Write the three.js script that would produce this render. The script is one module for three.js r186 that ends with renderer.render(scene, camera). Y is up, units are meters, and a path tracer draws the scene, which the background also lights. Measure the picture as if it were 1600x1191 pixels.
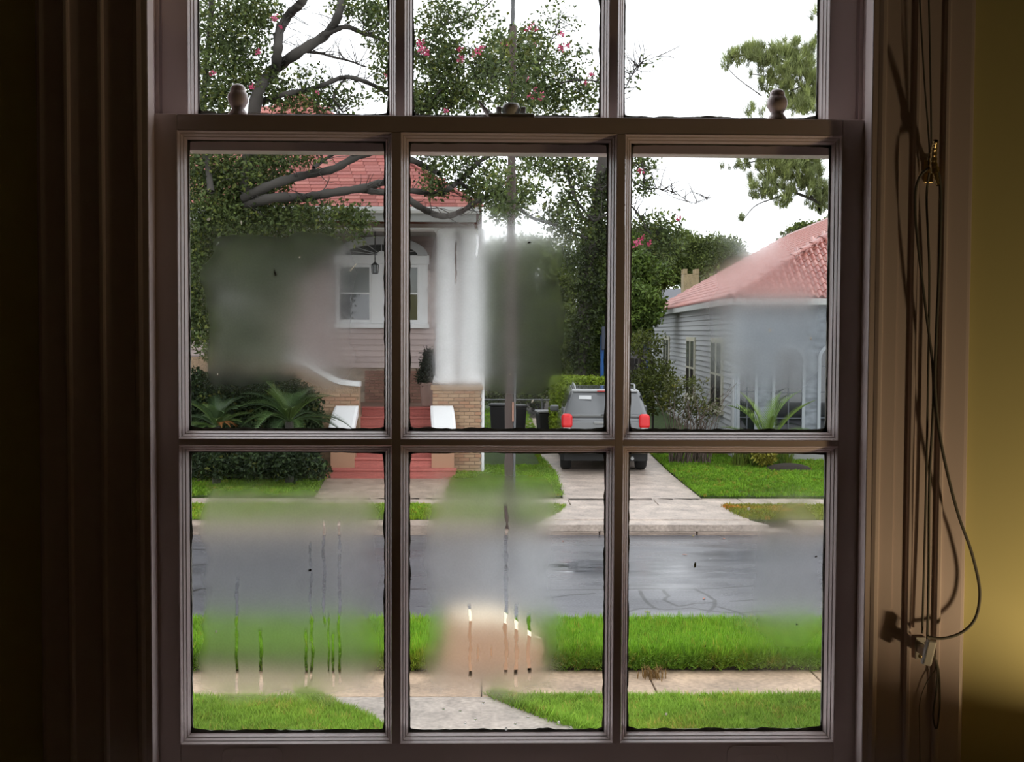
import * as THREE from 'three';
import { mergeGeometries } from 'three/addons/utils/BufferGeometryUtils.js';
import { RoundedBoxGeometry } from 'three/addons/geometries/RoundedBoxGeometry.js';
import { ImprovedNoise } from 'three/addons/math/ImprovedNoise.js';

// ---------------------------------------------------------------- camera, sky, exposure
// World: y up, the street is y = 0, the inner face of the lower sash is z = 0, outdoors is -z.
const scene = new THREE.Scene();
const F = 1900, W = 1600, H = 1191;
const EYE = new THREE.Vector3(0, 3.1, 1.63);
const camera = new THREE.PerspectiveCamera(2 * Math.atan(H / 2 / F) * 180 / Math.PI, W / H, 0.05, 400);
camera.position.copy(EYE);
camera.rotation.order = 'YXZ';
camera.rotation.set(-Math.atan(76.5 / F), -Math.atan(46 / F), 0.0045);
camera.updateMatrixWorld(true);
const renderer = new THREE.WebGLRenderer({ antialias: true });
renderer.toneMapping = THREE.LinearToneMapping;
renderer.toneMappingExposure = 1.0;
renderer.shadowMap.enabled = true;
// rainy day: an even white cloud cover
scene.background = new THREE.Color().setRGB(2.1, 2.18, 2.26);

// ---------------------------------------------------------------- helpers
const V = (x, y, z) => new THREE.Vector3(x, y, z);
const V2 = (x, y) => new THREE.Vector2(x, y);
function mulberry(a) { return () => { a |= 0; a = a + 0x6D2B79F5 | 0; let t = Math.imul(a ^ a >>> 15, 1 | a); t = t + Math.imul(t ^ t >>> 7, 61 | t) ^ t; return ((t ^ t >>> 14) >>> 0) / 4294967296; }; }
let rnd = mulberry(7);
const rr = (a, b) => a + (b - a) * rnd();
const noise = new ImprovedNoise();
const fbm = (x, y, z = 0, o = 4) => { let s = 0, a = .5; for (let i = 0; i < o; i++) { s += a * noise.noise(x, y, z); x *= 2.03; y *= 2.03; z += 7.1; a *= .5; } return s; };
const sstep = (a, b, x) => { const t = Math.min(1, Math.max(0, (x - a) / (b - a))); return t * t * (3 - 2 * t); };
// a photo pixel is a direction from the eye
function ray(px, py) { return V((px - W / 2) / F, -(py - H / 2) / F, -1).applyQuaternion(camera.quaternion); }
function P(px, py, D) { const r = ray(px, py); return EYE.clone().addScaledVector(r, D / -r.z); }          // D metres out from the eye, measured along -z
function G(px, py, y = 0) { const r = ray(px, py); return EYE.clone().addScaledVector(r, (y - EYE.y) / r.y); }  // on level ground at height y
const Z = (px, py, z) => P(px, py, EYE.z - z);                                                            // on a wall at this z
const col = (r, g, b) => new THREE.Color().setRGB(r, g, b);
const tone = (r, g, b) => col(r * .6, g * .6, b * .6);       // colours of outdoor things as read off the photograph, brought down to real albedo
const std = (c, rough = .8, o = {}) => new THREE.MeshStandardMaterial({ color: c, roughness: rough, ...o });
const phys = (c, rough = .8, o = {}) => new THREE.MeshPhysicalMaterial({ color: c, roughness: rough, ...o });

const taken = new Map();
function numbered(n) { const k = taken.get(n) ?? 0; taken.set(n, k + 1); return k ? n + '_' + String(k).padStart(3, '0') : n; }
function lit(o) { o.castShadow = true; o.receiveShadow = true; return o; }
function add(o, name, label, category, { group, kind } = {}) {
  o.name = numbered(name); o.userData = { label, category };
  if (group) o.userData.group = group;
  if (kind) o.userData.kind = kind;
  scene.add(o); return o;
}
const thing = (name, label, category, pos, turn = 0, o = {}) => { const g = add(new THREE.Group(), name, label, category, o); if (pos) g.position.copy(pos); g.rotation.y = turn; return g; };
const solid = (name, geo, mat, label, category, o = {}) => add(lit(new THREE.Mesh(geo, mat)), name, label, category, o);
function part(parent, name, geo, mat, label, kind) {
  const m = lit(new THREE.Mesh(geo, mat)); m.name = name; if (label) m.userData.label = label; if (kind) m.userData.kind = kind; parent.add(m); return m;
}
// alike pieces: the first `cap` are meshes of their own, what is left becomes one part
function pieces(parent, name, items, cap = 290) {
  items.slice(0, cap).forEach(({ geo, mat, m }) => { const o = part(parent, name, geo, mat); o.applyMatrix4(m); });
  const rest = items.slice(cap);
  if (rest.length) part(parent, name + '_field', mergeGeometries(rest.map(({ geo, m }) => geo.clone().applyMatrix4(m))), rest[0].mat, null, 'stuff');
}
const M4 = (pos, euler = [0, 0, 0], s = [1, 1, 1]) => new THREE.Matrix4().compose(pos, new THREE.Quaternion().setFromEuler(new THREE.Euler(...euler)), V(...s));
const box = (w, h, d, x = 0, y = 0, z = 0, r = 0) => (r ? new RoundedBoxGeometry(w, h, d, 2, r) : new THREE.BoxGeometry(w, h, d)).translate(x, y, z);
const boxAB = (x0, y0, z0, x1, y1, z1, r = 0) => box(Math.abs(x1 - x0), Math.abs(y1 - y0), Math.abs(z1 - z0), (x0 + x1) / 2, (y0 + y1) / 2, (z0 + z1) / 2, r);
// profile [z, y] pairs pushed along x from x0 to x1
function alongX(pts, x0, x1) {
  const g = new THREE.ExtrudeGeometry(new THREE.Shape(pts.map(([z, y]) => V2(-z, y))), { depth: x1 - x0, bevelEnabled: false });
  return g.rotateY(Math.PI / 2).translate(x0, 0, 0);
}
const flat = (g) => { const n = g.index ? g.toNonIndexed() : g; n.computeVertexNormals(); return n; };
const merge = (list) => mergeGeometries(list.map((g) => { const n = g.index ? g.toNonIndexed() : g; for (const k of Object.keys(n.attributes)) if (!['position', 'normal', 'uv'].includes(k)) n.deleteAttribute(k); return n; }));
const tubeOf = (pts, r, seg = 24, rad = 6, closed = false) => new THREE.TubeGeometry(new THREE.CatmullRomCurve3(pts, closed), seg, r, rad, closed);
const lathe = (pts, seg = 20) => new THREE.LatheGeometry(pts.map((p) => V2(...p)), seg);
// extrude a plan outline given as [x, z] pairs, top at y
function slab(poly, yTop, th, bevel = 0) {
  const s = new THREE.Shape(poly.map(([x, z]) => V2(x, -z)));
  const g = new THREE.ExtrudeGeometry(s, { depth: th - (bevel ? 2 * bevel : 0), bevelEnabled: !!bevel, bevelThickness: bevel, bevelSize: bevel, bevelOffset: -bevel, bevelSegments: 1 });
  return g.rotateX(-Math.PI / 2).translate(0, yTop - th + bevel, 0);
}
// a tapering limb through points
function limb(pts, r0, r1, rad = 6, step = 5) {
  const c = new THREE.CatmullRomCurve3(pts), n = Math.max(4, pts.length * step), fr = c.computeFrenetFrames(n), pos = [], idx = [];
  for (let i = 0; i <= n; i++) {
    const p = c.getPoint(i / n), r = (r0 + (r1 - r0) * i / n) * (1 + .12 * Math.sin(i * 2.1));
    for (let k = 0; k < rad; k++) { const a = k / rad * Math.PI * 2, q = p.clone().addScaledVector(fr.normals[i], Math.cos(a) * r).addScaledVector(fr.binormals[i], Math.sin(a) * r); pos.push(q.x, q.y, q.z); }
  }
  for (let i = 0; i < n; i++) for (let k = 0; k < rad; k++) { const a = i * rad + k, b = i * rad + (k + 1) % rad; idx.push(a, b, a + rad, b, b + rad, a + rad); }
  const g = new THREE.BufferGeometry(); g.setAttribute('position', new THREE.Float32BufferAttribute(pos, 3)); g.setIndex(idx); g.computeVertexNormals();
  g.setAttribute('uv', new THREE.Float32BufferAttribute(new Float32Array(pos.length / 3 * 2), 2)); return g;
}
function texture(w, h, fn, srgb = true) {
  const d = new Uint8Array(w * h * 4);
  for (let y = 0; y < h; y++) for (let x = 0; x < w; x++) { const c = fn(x / w, y / h, x, y), i = (y * w + x) * 4; for (let k = 0; k < 3; k++) d[i + k] = Math.max(0, Math.min(255, (c.length ? c[k] : c) * 255)); d[i + 3] = 255; }
  const t = new THREE.DataTexture(d, w, h); t.wrapS = t.wrapT = THREE.RepeatWrapping; t.magFilter = THREE.LinearFilter; t.minFilter = THREE.LinearMipmapLinearFilter; t.generateMipmaps = true;
  if (srgb) t.colorSpace = THREE.SRGBColorSpace; t.needsUpdate = true; return t;
}
const shift = (c, r = .1) => { const k = 1 + rr(-r, r); return col(c.r * k, c.g * k, c.b * k); };

// speckled grey used on many plain surfaces, 1 m square
const grain = texture(256, 256, (u, v) => { const n = .9 + .35 * fbm(u * 40, v * 40, 1, 3) + .2 * fbm(u * 6, v * 6, 4, 3); return [n, n, n]; });
const grainBump = texture(256, 256, (u, v) => .5 + .9 * fbm(u * 30, v * 30, 9, 4), false);

// ---------------------------------------------------------------- materials of the room
const paint = std(col(.74, .615, .59), .24);
const wallPaint = std(col(.66, .60, .27), .75);
const puttyMat = std(col(.13, .125, .10), .95, { bumpMap: grainBump, bumpScale: .001 });
const glass = phys(col(1, 1, 1), 0, { transmission: 1, thickness: 0, ior: 1.45 });

// ---------------------------------------------------------------- the sashes
const X0 = (px) => Z(px, 640, 0).x, Y0 = (py) => Z(800, py, 0).y;
// moulding from the flat face down to the glass: [inset, depth] in metres
const PROFILE = [[0, 0], [.0005, -.0005], [.0027, -.0052], [.0036, -.0054], [.0060, -.0104], [.0070, -.0106], [.0092, -.0156], [.0095, -.0160], [.0095, -.0215]];
function mouldRing(x0, x1, y0, y1, z) {
  const pos = [], L = PROFILE.map(([t, d]) => [V(x0 + t, y0 + t, z + d), V(x1 - t, y0 + t, z + d), V(x1 - t, y1 - t, z + d), V(x0 + t, y1 - t, z + d)]);
  for (let i = 0; i + 1 < L.length; i++) for (let k = 0; k < 4; k++) {
    const a = L[i][k], b = L[i][(k + 1) % 4], c = L[i + 1][(k + 1) % 4], d = L[i + 1][k];
    for (const p of [a, b, c, a, c, d]) pos.push(p.x, p.y, p.z);
  }
  const g = new THREE.BufferGeometry(); g.setAttribute('position', new THREE.Float32BufferAttribute(pos, 3)); g.computeVertexNormals();
  g.setAttribute('uv', new THREE.Float32BufferAttribute(pos.flatMap((v, i) => i % 3 === 2 ? [] : [v]), 2)); return g;
}
// ragged bed of old putty round the edge of a pane, behind the glass
function puttyRing(x0, x1, y0, y1, z, seed, amount) {
  const pos = [], quad = (a, b, c, d) => { for (const p of [a, b, c, a, c, d]) pos.push(p.x, p.y, p.z); };
  const rag = (s, side) => amount[side] * (.45 + .55 * Math.abs(fbm(s * 22 + side * 9, seed * 3.1, side, 3)) * 2.2 + .35 * Math.max(0, fbm(s * 70, seed, 5, 2)));
  const corner = (s, L) => .0025 * Math.exp(-s / .008) + .0025 * Math.exp(-(L - s) / .008);
  const run = (from, to, inward, side) => {
    const L = from.distanceTo(to), n = Math.ceil(L / .0022), dir = to.clone().sub(from).divideScalar(L);
    for (let i = 0; i < n; i++) {
      const s0 = i * L / n, s1 = (i + 1) * L / n, w0 = rag(s0, side) + corner(s0, L) * amount[side] / .004, w1 = rag(s1, side) + corner(s1, L) * amount[side] / .004;
      const a = from.clone().addScaledVector(dir, s0), b = from.clone().addScaledVector(dir, s1), c = b.clone().addScaledVector(inward, w1), d = a.clone().addScaledVector(inward, w0);
      quad(a, b, c, d);
      const back = V(0, 0, -.010);
      quad(d, c, c.clone().add(back).addScaledVector(inward, -w1 * .8), d.clone().add(back).addScaledVector(inward, -w0 * .8));
    }
  };
  run(V(x0, y0, z), V(x1, y0, z), V(0, 1, 0), 0); run(V(x1, y0, z), V(x1, y1, z), V(-1, 0, 0), 1);
  run(V(x1, y1, z), V(x0, y1, z), V(0, -1, 0), 2); run(V(x0, y1, z), V(x0, y0, z), V(1, 0, 0), 3);
  const g = new THREE.BufferGeometry(); g.setAttribute('position', new THREE.Float32BufferAttribute(pos, 3)); g.computeVertexNormals();
  g.setAttribute('uv', new THREE.Float32BufferAttribute(pos.flatMap((v, i) => i % 3 === 2 ? [] : [v * 5]), 2)); return g;
}
// where the breath of the room has settled on the cold glass: soft patches, in photo pixels, with trickles that ran clear
const FOG = {
  '0,0': { r: .45, a: [[300, 622, 312, 640, 50, 150, 130, 80, .95]], s: [] },
  '1,0': { r: .38, a: [[640, 950, 305, 650, 75, 160, 95, 80, .93]], s: [[744, 345, 400, 2.2], [711, 380, 440, 1.4]] },
  '2,0': { r: .40, a: [[1060, 1325, 350, 660, 110, 90, 130, 100, .86], [1070, 1300, 345, 500, 80, 90, 80, 70, .7]], s: [] },
  '0,1': { r: .47, a: [[305, 618, 728, 1108, 26, 70, 80, 56, .97]], s: [[370, 905, 1080, 2.6], [407, 985, 1080, 3], [485, 850, 1000, 1.7], [478, 985, 1070, 2.6], [487, 960, 1060, 2.4], [506, 815, 975, 2.2], [513, 960, 1050, 1.6], [520, 990, 1070, 2.2], [530, 815, 1065, 2.2]] },
  '1,1': { r: .45, a: [[644, 894, 702, 1106, 56, 76, 90, 62, .96]], s: [[734, 945, 1060, 2.6], [790, 790, 1050, 3.0], [806, 945, 1070, 3.2], [826, 960, 1060, 3.2], [745, 1010, 1030, 2], [768, 1012, 1024, 1.6]] },
  '2,1': { r: .42, a: [[1110, 1320, 725, 1085, 130, 70, 130, 130, .76]], s: [] },
};
function fogAlpha(key, px, py) {
  const f = FOG[key]; let k = 0;
  for (const [x0, x1, y0, y1, l, r, t, b, s] of f.a) {
    const wob = 30 * fbm(px * .012, py * .012, 2, 3), wob2 = 30 * fbm(px * .012, py * .012, 8, 3);
    k = Math.max(k, s * sstep(x0, x0 + l, px + wob) * (1 - sstep(x1 - r, x1, px + wob)) * sstep(y0, y0 + t, py + wob2) * (1 - sstep(y1 - b, y1, py + wob2)));
  }
  for (const [sx, y0, y1, w] of f.s) {
    const c = sx + 3.5 * noise.noise(py * .025, sx, 1), d = Math.abs(px - c), ww = w * (.8 + .6 * noise.noise(py * .08, sx, 3));
    k *= 1 - .95 * (1 - sstep(ww * .7, ww * 1.5, d)) * sstep(y0 - 6, y0 + 6, py) * (1 - sstep(y1 - 4, y1 + 8, py));
  }
  return Math.pow(k, 1.5) * (.94 + .14 * fbm(px * .02, py * .02, 6, 3) + .06 * noise.noise(px * .35, py * .35, 0));
}
function sash(group, { z, colsPx, rowsY, xL, xR, yB, yT, back, fogged, seed }) {
  // colsPx: [left, right] of each opening in the face, rowsY: [bottom, top]
  const d = back;
  part(group, 'stile', boxAB(xL, yB, z - d, colsPx[0][0], yT, z, .0012), paint);
  part(group, 'stile', boxAB(colsPx[2][1], yB, z - d, xR, yT, z, .0012), paint);
  const top = Math.max(...rowsY.map((r) => r[1])), bot = Math.min(...rowsY.map((r) => r[0]));
  part(group, 'top_rail', boxAB(colsPx[0][0], top, z - d, colsPx[2][1], yT, z - .0004, .0012), paint);
  part(group, 'bottom_rail', boxAB(colsPx[0][0], yB, z - d, colsPx[2][1], bot, z - .0004, .0012), paint);
  for (let c = 0; c < 2; c++) part(group, 'muntin', boxAB(colsPx[c][1], bot, z - d, colsPx[c + 1][0], top, z - .0002, .0008), paint);
  for (let c = 0; c < 3; c++) for (let r = 0; r + 1 < rowsY.length; r++) part(group, 'muntin', boxAB(colsPx[c][0], rowsY[r + 1][1], z - d, colsPx[c][1], rowsY[r][0], z - .0002, .0008), paint);
  const panes = {};
  for (let r = 0; r < rowsY.length; r++) for (let c = 0; c < 3; c++) {
    const [x0, x1] = colsPx[c], [y0, y1] = rowsY[r], m = .0095, gz = z - .0185;
    part(group, 'glazing_moulding', mouldRing(x0, x1, y0, y1, z), paint);
    const pane = part(group, 'pane', new THREE.PlaneGeometry(x1 - x0, y1 - y0).translate((x0 + x1) / 2, (y0 + y1) / 2, gz), glass, 'clear old window glass');
    part(pane, 'putty', puttyRing(x0 + m, x1 - m, y0 + m, y1 - m, gz - .0008, seed + r * 3 + c, [.0066, .0040, .0034, .0036]), puttyMat, 'crumbling dark putty round the glass edge');
    panes[c + ',' + r] = { pane, x0, x1, y0, y1, gz };
  }
  return panes;
}
const cols0 = [[279, 612], [626, 961], [974, 1310]].map((a) => a.map(X0)), rows0 = [[687, 208], [1162, 697]].map((a) => a.map(Y0));
const xL = X0(240), xR = X0(1348), yT = Y0(182), yB = Y0(1218);
const lowerSash = thing('window_1', 'lower sash of the window, six panes misted with condensation', 'window', null, 0, { kind: 'structure' });
const panes = sash(lowerSash, { z: 0, colsPx: cols0, rowsY: rows0, xL, xR, yB, yT, back: .036, fogged: true, seed: 1 });
for (const [key, q] of Object.entries(panes)) {
  const w = q.x1 - q.x0, h = q.y1 - q.y0, [c] = key.split(',').map(Number);
  // pixel of a point of the pane, so that the patches land where the photograph has them
  const toPx = (x, y) => { const v = V(x, y, q.gz).project(camera); return [(v.x + 1) / 2 * W, (1 - v.y) / 2 * H]; };
  const tex = texture(320, 400, (u, v) => { const [px, py] = toPx(q.x0 + u * w, q.y0 + v * h); const a = fogAlpha(key, px, py); return [a, a, a]; }, false);
  tex.wrapS = tex.wrapT = THREE.ClampToEdgeWrapping;
  const film = phys(col(1, 1, 1), FOG[key].r, { transmission: 1, thickness: .0008, ior: 1.03, alphaMap: tex, transparent: true });   // a film of fine droplets bends light only a little, every way
  const mist = phys(col(1, 1, 1), .2, { transmission: 1, thickness: 0, ior: 1.03, alphaMap: tex, transparent: true });
  const g = new THREE.BoxGeometry(w - .0192, h - .0192, .0006).translate((q.x0 + q.x1) / 2, (q.y0 + q.y1) / 2, q.gz + .0012);
  const p = g.attributes.position, uv = g.attributes.uv;
  for (let i = 0; i < p.count; i++) uv.setXY(i, (p.getX(i) - q.x0) / w, (p.getY(i) - q.y0) / h);
  part(q.pane, 'condensation', g, film, 'soft patch of condensation');
  const mg = new THREE.PlaneGeometry(w - .019, h - .019).translate((q.x0 + q.x1) / 2, (q.y0 + q.y1) / 2, q.gz + .0022), mp = mg.attributes.position;
  for (let i = 0; i < mp.count; i++) mg.attributes.uv.setXY(i, (mp.getX(i) - q.x0) / w, (mp.getY(i) - q.y0) / h);
  part(q.pane, 'mist', mg, mist, 'thin pale mist on the glass');
}
// beads of water at the foot of the middle pane, and specks of dried dirt
{
  const dropGeo = new THREE.SphereGeometry(1, 12, 8), drop = phys(col(1, 1, 1), 0, { transmission: 1, thickness: .002, ior: 1.33 });
  for (const [px, py] of [[693, 1108], [719, 1111], [743, 1124], [727, 1130], [805, 1131], [825, 1121], [791, 1139], [873, 1129], [892, 1137], [755, 1098]]) {
    const q = panes['1,1'], o = part(q.pane, 'water_drop', dropGeo, drop); o.position.copy(Z(px, py, q.gz + .001)); o.scale.set(.0019, .0022, .0012);
  }
  const light = phys(col(.9, .86, .78), 1, { transmission: .6, thickness: 0 }), dark = std(col(.03, .025, .02), .8), sg = new THREE.SphereGeometry(1, 8, 6);
  const specks = [['0,0', 430, 427, .0016, .0042, dark, .2], ['0,0', 552, 418, .0012, .007, light, -.7], ['0,0', 377, 348, .001, .003, light, .1], ['0,0', 326, 343, .0026, .0018, light, .4], ['0,0', 468, 402, .0012, .0012, light, 0], ['0,1', 484, 891, .0024, .0016, dark, .3], ['0,1', 338, 987, .0016, .002, light, 0], ['1,0', 827, 379, .0026, .0014, dark, .2], ['1,0', 832, 627, .0012, .003, light, -.5], ['1,0', 797, 585, .0024, .0008, light, .1],
    ['2,0', 1222, 364, .0012, .0012, dark, 0], ['2,0', 1280, 327, .0014, .003, dark, .3], ['2,0', 1203, 516, .0016, .002, light, .2], ['2,0', 1267, 529, .001, .0028, light, 0], ['2,1', 1086, 883, .0016, .004, std(col(.2, .2, .08), .8), -.1], ['2,1', 1275, 870, .0018, .0012, dark, .3], ['2,1', 1170, 795, .0022, .0022, light, 0], ['2,1', 1041, 1116, .0018, .0018, light, 0], ['2,1', 1245, 976, .0014, .0014, dark, 0], ['2,1', 1102, 1010, .001, .0014, dark, 0], ['0,0', 340, 585, .0009, .0022, light, 0]];
  for (const [key, px, py, sx, sy, m, rot] of specks) { const q = panes[key], o = part(q.pane, 'dirt_speck', sg, m); o.position.copy(Z(px, py, q.gz + .001)); o.scale.set(sx, sy, .0006); o.rotation.z = rot; }
}
// turned finials, sash lock and finger lifts ride on the lower sash
const finialGeo = lathe([[0, 0], [.013, 0], [.0135, .002], [.0115, .005], [.0085, .009], [.0095, .012], [.0125, .017], [.0138, .022], [.0135, .027], [.0112, .0315], [.0098, .033], [.0100, .0345], [.0095, .038], [.0068, .0410], [.003, .0425], [0, .043]], 28);
for (const px of [372, 1214]) { const f = part(lowerSash, 'finial', finialGeo, paint, 'turned wooden finial'); f.position.set(Z(px, 180, -.015).x, yT, -.015); }
{
  const c = Z(798, 178, -.026), white = std(col(.8, .79, .77), .4), lock = part(lowerSash, 'sash_lock', merge([box(.05, .004, .018, 0, .002, 0, .0015), lathe([[0, 0], [.0095, 0], [.0095, .009], [.008, .0125], [0, .0135]], 18).translate(0, .003, 0), box(.006, .010, .010, -.013, .007, 0, .002), box(.006, .010, .010, .013, .007, 0, .002)]), white, 'painted metal sash lock');
  lock.position.set(c.x, yT, -.013); lock.scale.setScalar(1.25);
  part(lock, 'lever', limb([V(-.022, .003, 0), V(-.028, .009, 0), V(-.034, .018, 0)], .004, .0014), white);
  for (const [a, b, t] of [[345, 440, 1168], [1143, 1236, 1168]]) {
    const x0 = X0(a), x1 = X0(b), y1 = Y0(t), s = new THREE.Shape(); const w = x1 - x0, h = .036, r = .011;
    s.moveTo(0, 0); s.lineTo(w, 0); s.lineTo(w, h - r); s.quadraticCurveTo(w, h, w - r, h); s.lineTo(r, h); s.quadraticCurveTo(0, h, 0, h - r);
    const hole = new THREE.Path(); const i = .010; hole.moveTo(i, i); hole.lineTo(w - i, i); hole.lineTo(w - i, h - i - r); hole.quadraticCurveTo(w - i, h - i, w - i - r, h - i); hole.lineTo(i + r, h - i); hole.quadraticCurveTo(i, h - i, i, h - i - r); s.holes.push(hole);
    part(lowerSash, 'finger_lift', new THREE.ExtrudeGeometry(s, { depth: .0012, bevelEnabled: true, bevelSize: .0008, bevelThickness: .0008, bevelSegments: 2 }).translate(x0, y1 - h, -.0004), paint, 'painted-over finger lift');
  }
}
// upper sash, one sash thickness further out
const XU = (px) => Z(px, 100, -.042).x;
const rowsU = (() => { const y0 = Z(800, 192, -.042).y, h = rows0[0][1] - rows0[0][0], m = rows0[0][0] - rows0[1][1]; return [[y0 + h + m, y0 + 2 * h + m], [y0, y0 + h]]; })();
const upperSash = thing('window_2', 'upper sash of the window, clear panes above the finials', 'window', null, 0, { kind: 'structure' });
sash(upperSash, { z: -.042, colsPx: [[293, 618], [632, 952], [966, 1296]].map((a) => a.map(XU)), rowsY: rowsU, xL: xL + .003, xR: xR - .003, yB: Z(800, 239, -.042).y, yT: rowsU[0][1] + .05, back: .034, seed: 40 });

// ---------------------------------------------------------------- window case, walls, floor, ceiling
const ROOM = { x0: -3.4, x1: 3.4, z1: 6.8, y0: 1.5, y1: 4.9 };
const openTop = rowsU[0][1] + .06, openBot = yB - .0006, oL = xL - .004, oR = xR + .004, WT = .17;
function structure(name, geo, mat, label) { return solid(name, geo, mat, label, name.replace(/_.*/, ''), { kind: 'structure' }); }
const cz = .032;                                      // how far the casing stands off the sash into the room
structure('wall_front', merge([boxAB(ROOM.x0 - .1, ROOM.y0 - 1.3, -WT, oL - .03, ROOM.y1 + .1, .008), boxAB(oR + .03, ROOM.y0 - 1.3, -WT, ROOM.x1 + .1, ROOM.y1 + .1, .008), boxAB(oL - .03, openTop + .03, -WT, oR + .03, ROOM.y1 + .1, .008), boxAB(oL - .03, ROOM.y0 - 1.3, -WT, oR + .03, openBot - .03, .008)]), wallPaint, 'ochre yellow painted wall around the window');
structure('wall_left', boxAB(ROOM.x0 - .1, ROOM.y0, .008, ROOM.x0, ROOM.y1, ROOM.z1), wallPaint, 'ochre yellow side wall of the room');
structure('wall_right', boxAB(ROOM.x1, ROOM.y0, .008, ROOM.x1 + .1, ROOM.y1, ROOM.z1), wallPaint, 'ochre yellow side wall beyond the lamp');
structure('wall_back', boxAB(ROOM.x0 - .1, ROOM.y0, ROOM.z1, ROOM.x1 + .1, ROOM.y1, ROOM.z1 + .1), wallPaint, 'ochre yellow wall facing the window');
structure('floor', boxAB(ROOM.x0 - .1, ROOM.y0 - .1, .008, ROOM.x1 + .1, ROOM.y0, ROOM.z1 + .1), std(col(.13, .05, .035), .45), 'reddish wooden floor of the room');
structure('ceiling', boxAB(ROOM.x0 - .1, ROOM.y1, .008, ROOM.x1 + .1, ROOM.y1 + .1, ROOM.z1 + .1), std(col(.6, .55, .5), .9), 'plaster ceiling of the room');
// jambs with inner stop and parting bead
function jamb(name, x, s, label) {
  const g = thing(name, label, 'trim', null, 0, { kind: 'structure' });
  part(g, 'jamb_board', boxAB(x, openBot - .03, -WT, x - s * .03, openTop + .03, cz - .004), paint);
  part(g, 'parting_bead', boxAB(x + s * .005, openBot, -.0415, x, openTop, -.0365, .0005), paint);
  part(g, 'inner_stop', boxAB(x + s * .0085, openBot, .001, x - s * .01, openTop, cz, .002), paint);
  part(g, 'outer_stop', boxAB(x + s * .010, openBot, -.095, x, openTop, -.079), paint);
}
jamb('trim_1', oL, 1, 'painted jamb and stop beads along the dark side of the sashes');
jamb('trim_2', oR, -1, 'painted jamb and stop beads along the side of the sashes with the cords');
{
  const g = thing('trim_3', 'head of the window frame above the upper sash', 'trim', null, 0, { kind: 'structure' });
  part(g, 'head_board', boxAB(oL - .03, openTop, -WT, oR + .03, openTop + .03, cz), paint);
  const s = thing('trim_4', 'window stool and sill board below the lower sash', 'trim', null, 0, { kind: 'structure' });
  part(s, 'stool', boxAB(oL - .16, openBot - .03, -.04, oR + .16, openBot, .075, .006), paint);
  part(s, 'outer_sill', boxAB(oL - .03, openBot - .035, -WT - .05, oR + .03, openBot - .012, -.03), paint);
}
// fluted flat casings: [px of outer edge, grooves, inner edge]
function casing(name, outer, grooves, inner, label) {
  const xs = (px) => Z(px, 640, cz).x, a = xs(outer), b = xs(inner), s = Math.sign(b - a), gs = grooves.map(xs), pts = [[a, .008], [a, cz - .010], [a + s * .002, cz - .0075], [a + s * .006, cz - .0065]];
  for (const g of gs) pts.push([g - s * .0048, cz - .0065], [g - s * .0042, cz - .0025], [g - s * .002, cz - .0008], [g + s * .0015, cz - .0008], [g + s * .0036, cz - .0028], [g + s * .0042, cz - .0065]);
  pts.push([b - s * .014, cz - .0065], [b - s * .0128, cz - .002], [b - s * .0105, cz + .001], [b - s * .006, cz + .002], [b - s * .0015, cz + .0005], [b, cz - .002], [b, .008]);
  const sh = new THREE.Shape(pts.map(([x, z]) => V2(x, z))), y0 = openBot - .1, y1 = openTop + .1;
  const geo = new THREE.ExtrudeGeometry(sh, { depth: y1 - y0, bevelEnabled: false }).rotateX(-Math.PI / 2);   // shape y -> -z, so mirror
  geo.scale(1, 1, -1); geo.translate(0, y0, 0); const ix = geo.index; if (!ix) { const p = geo.attributes.position.array; for (let i = 0; i < p.length; i += 9) for (let k = 0; k < 3; k++) { const t = p[i + 3 + k]; p[i + 3 + k] = p[i + 6 + k]; p[i + 6 + k] = t; } }
  geo.computeVertexNormals();
  structure(name, geo, paint, label);
}
casing('trim_5', 57, [107, 160], 226, 'beaded flat casing in deep shade beside the window');
casing('trim_6', 1517, [1472, 1426], 1363, 'beaded flat casing carrying the blind cords and cleats');
{
  const g = thing('trim_7', 'head casing over the window', 'trim', null, 0, { kind: 'structure' });
  part(g, 'head_casing', boxAB(Z(57, 640, cz).x, openTop + .1, .008, Z(1517, 640, cz).x, openTop + .24, cz, .004), paint);
}

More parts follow.
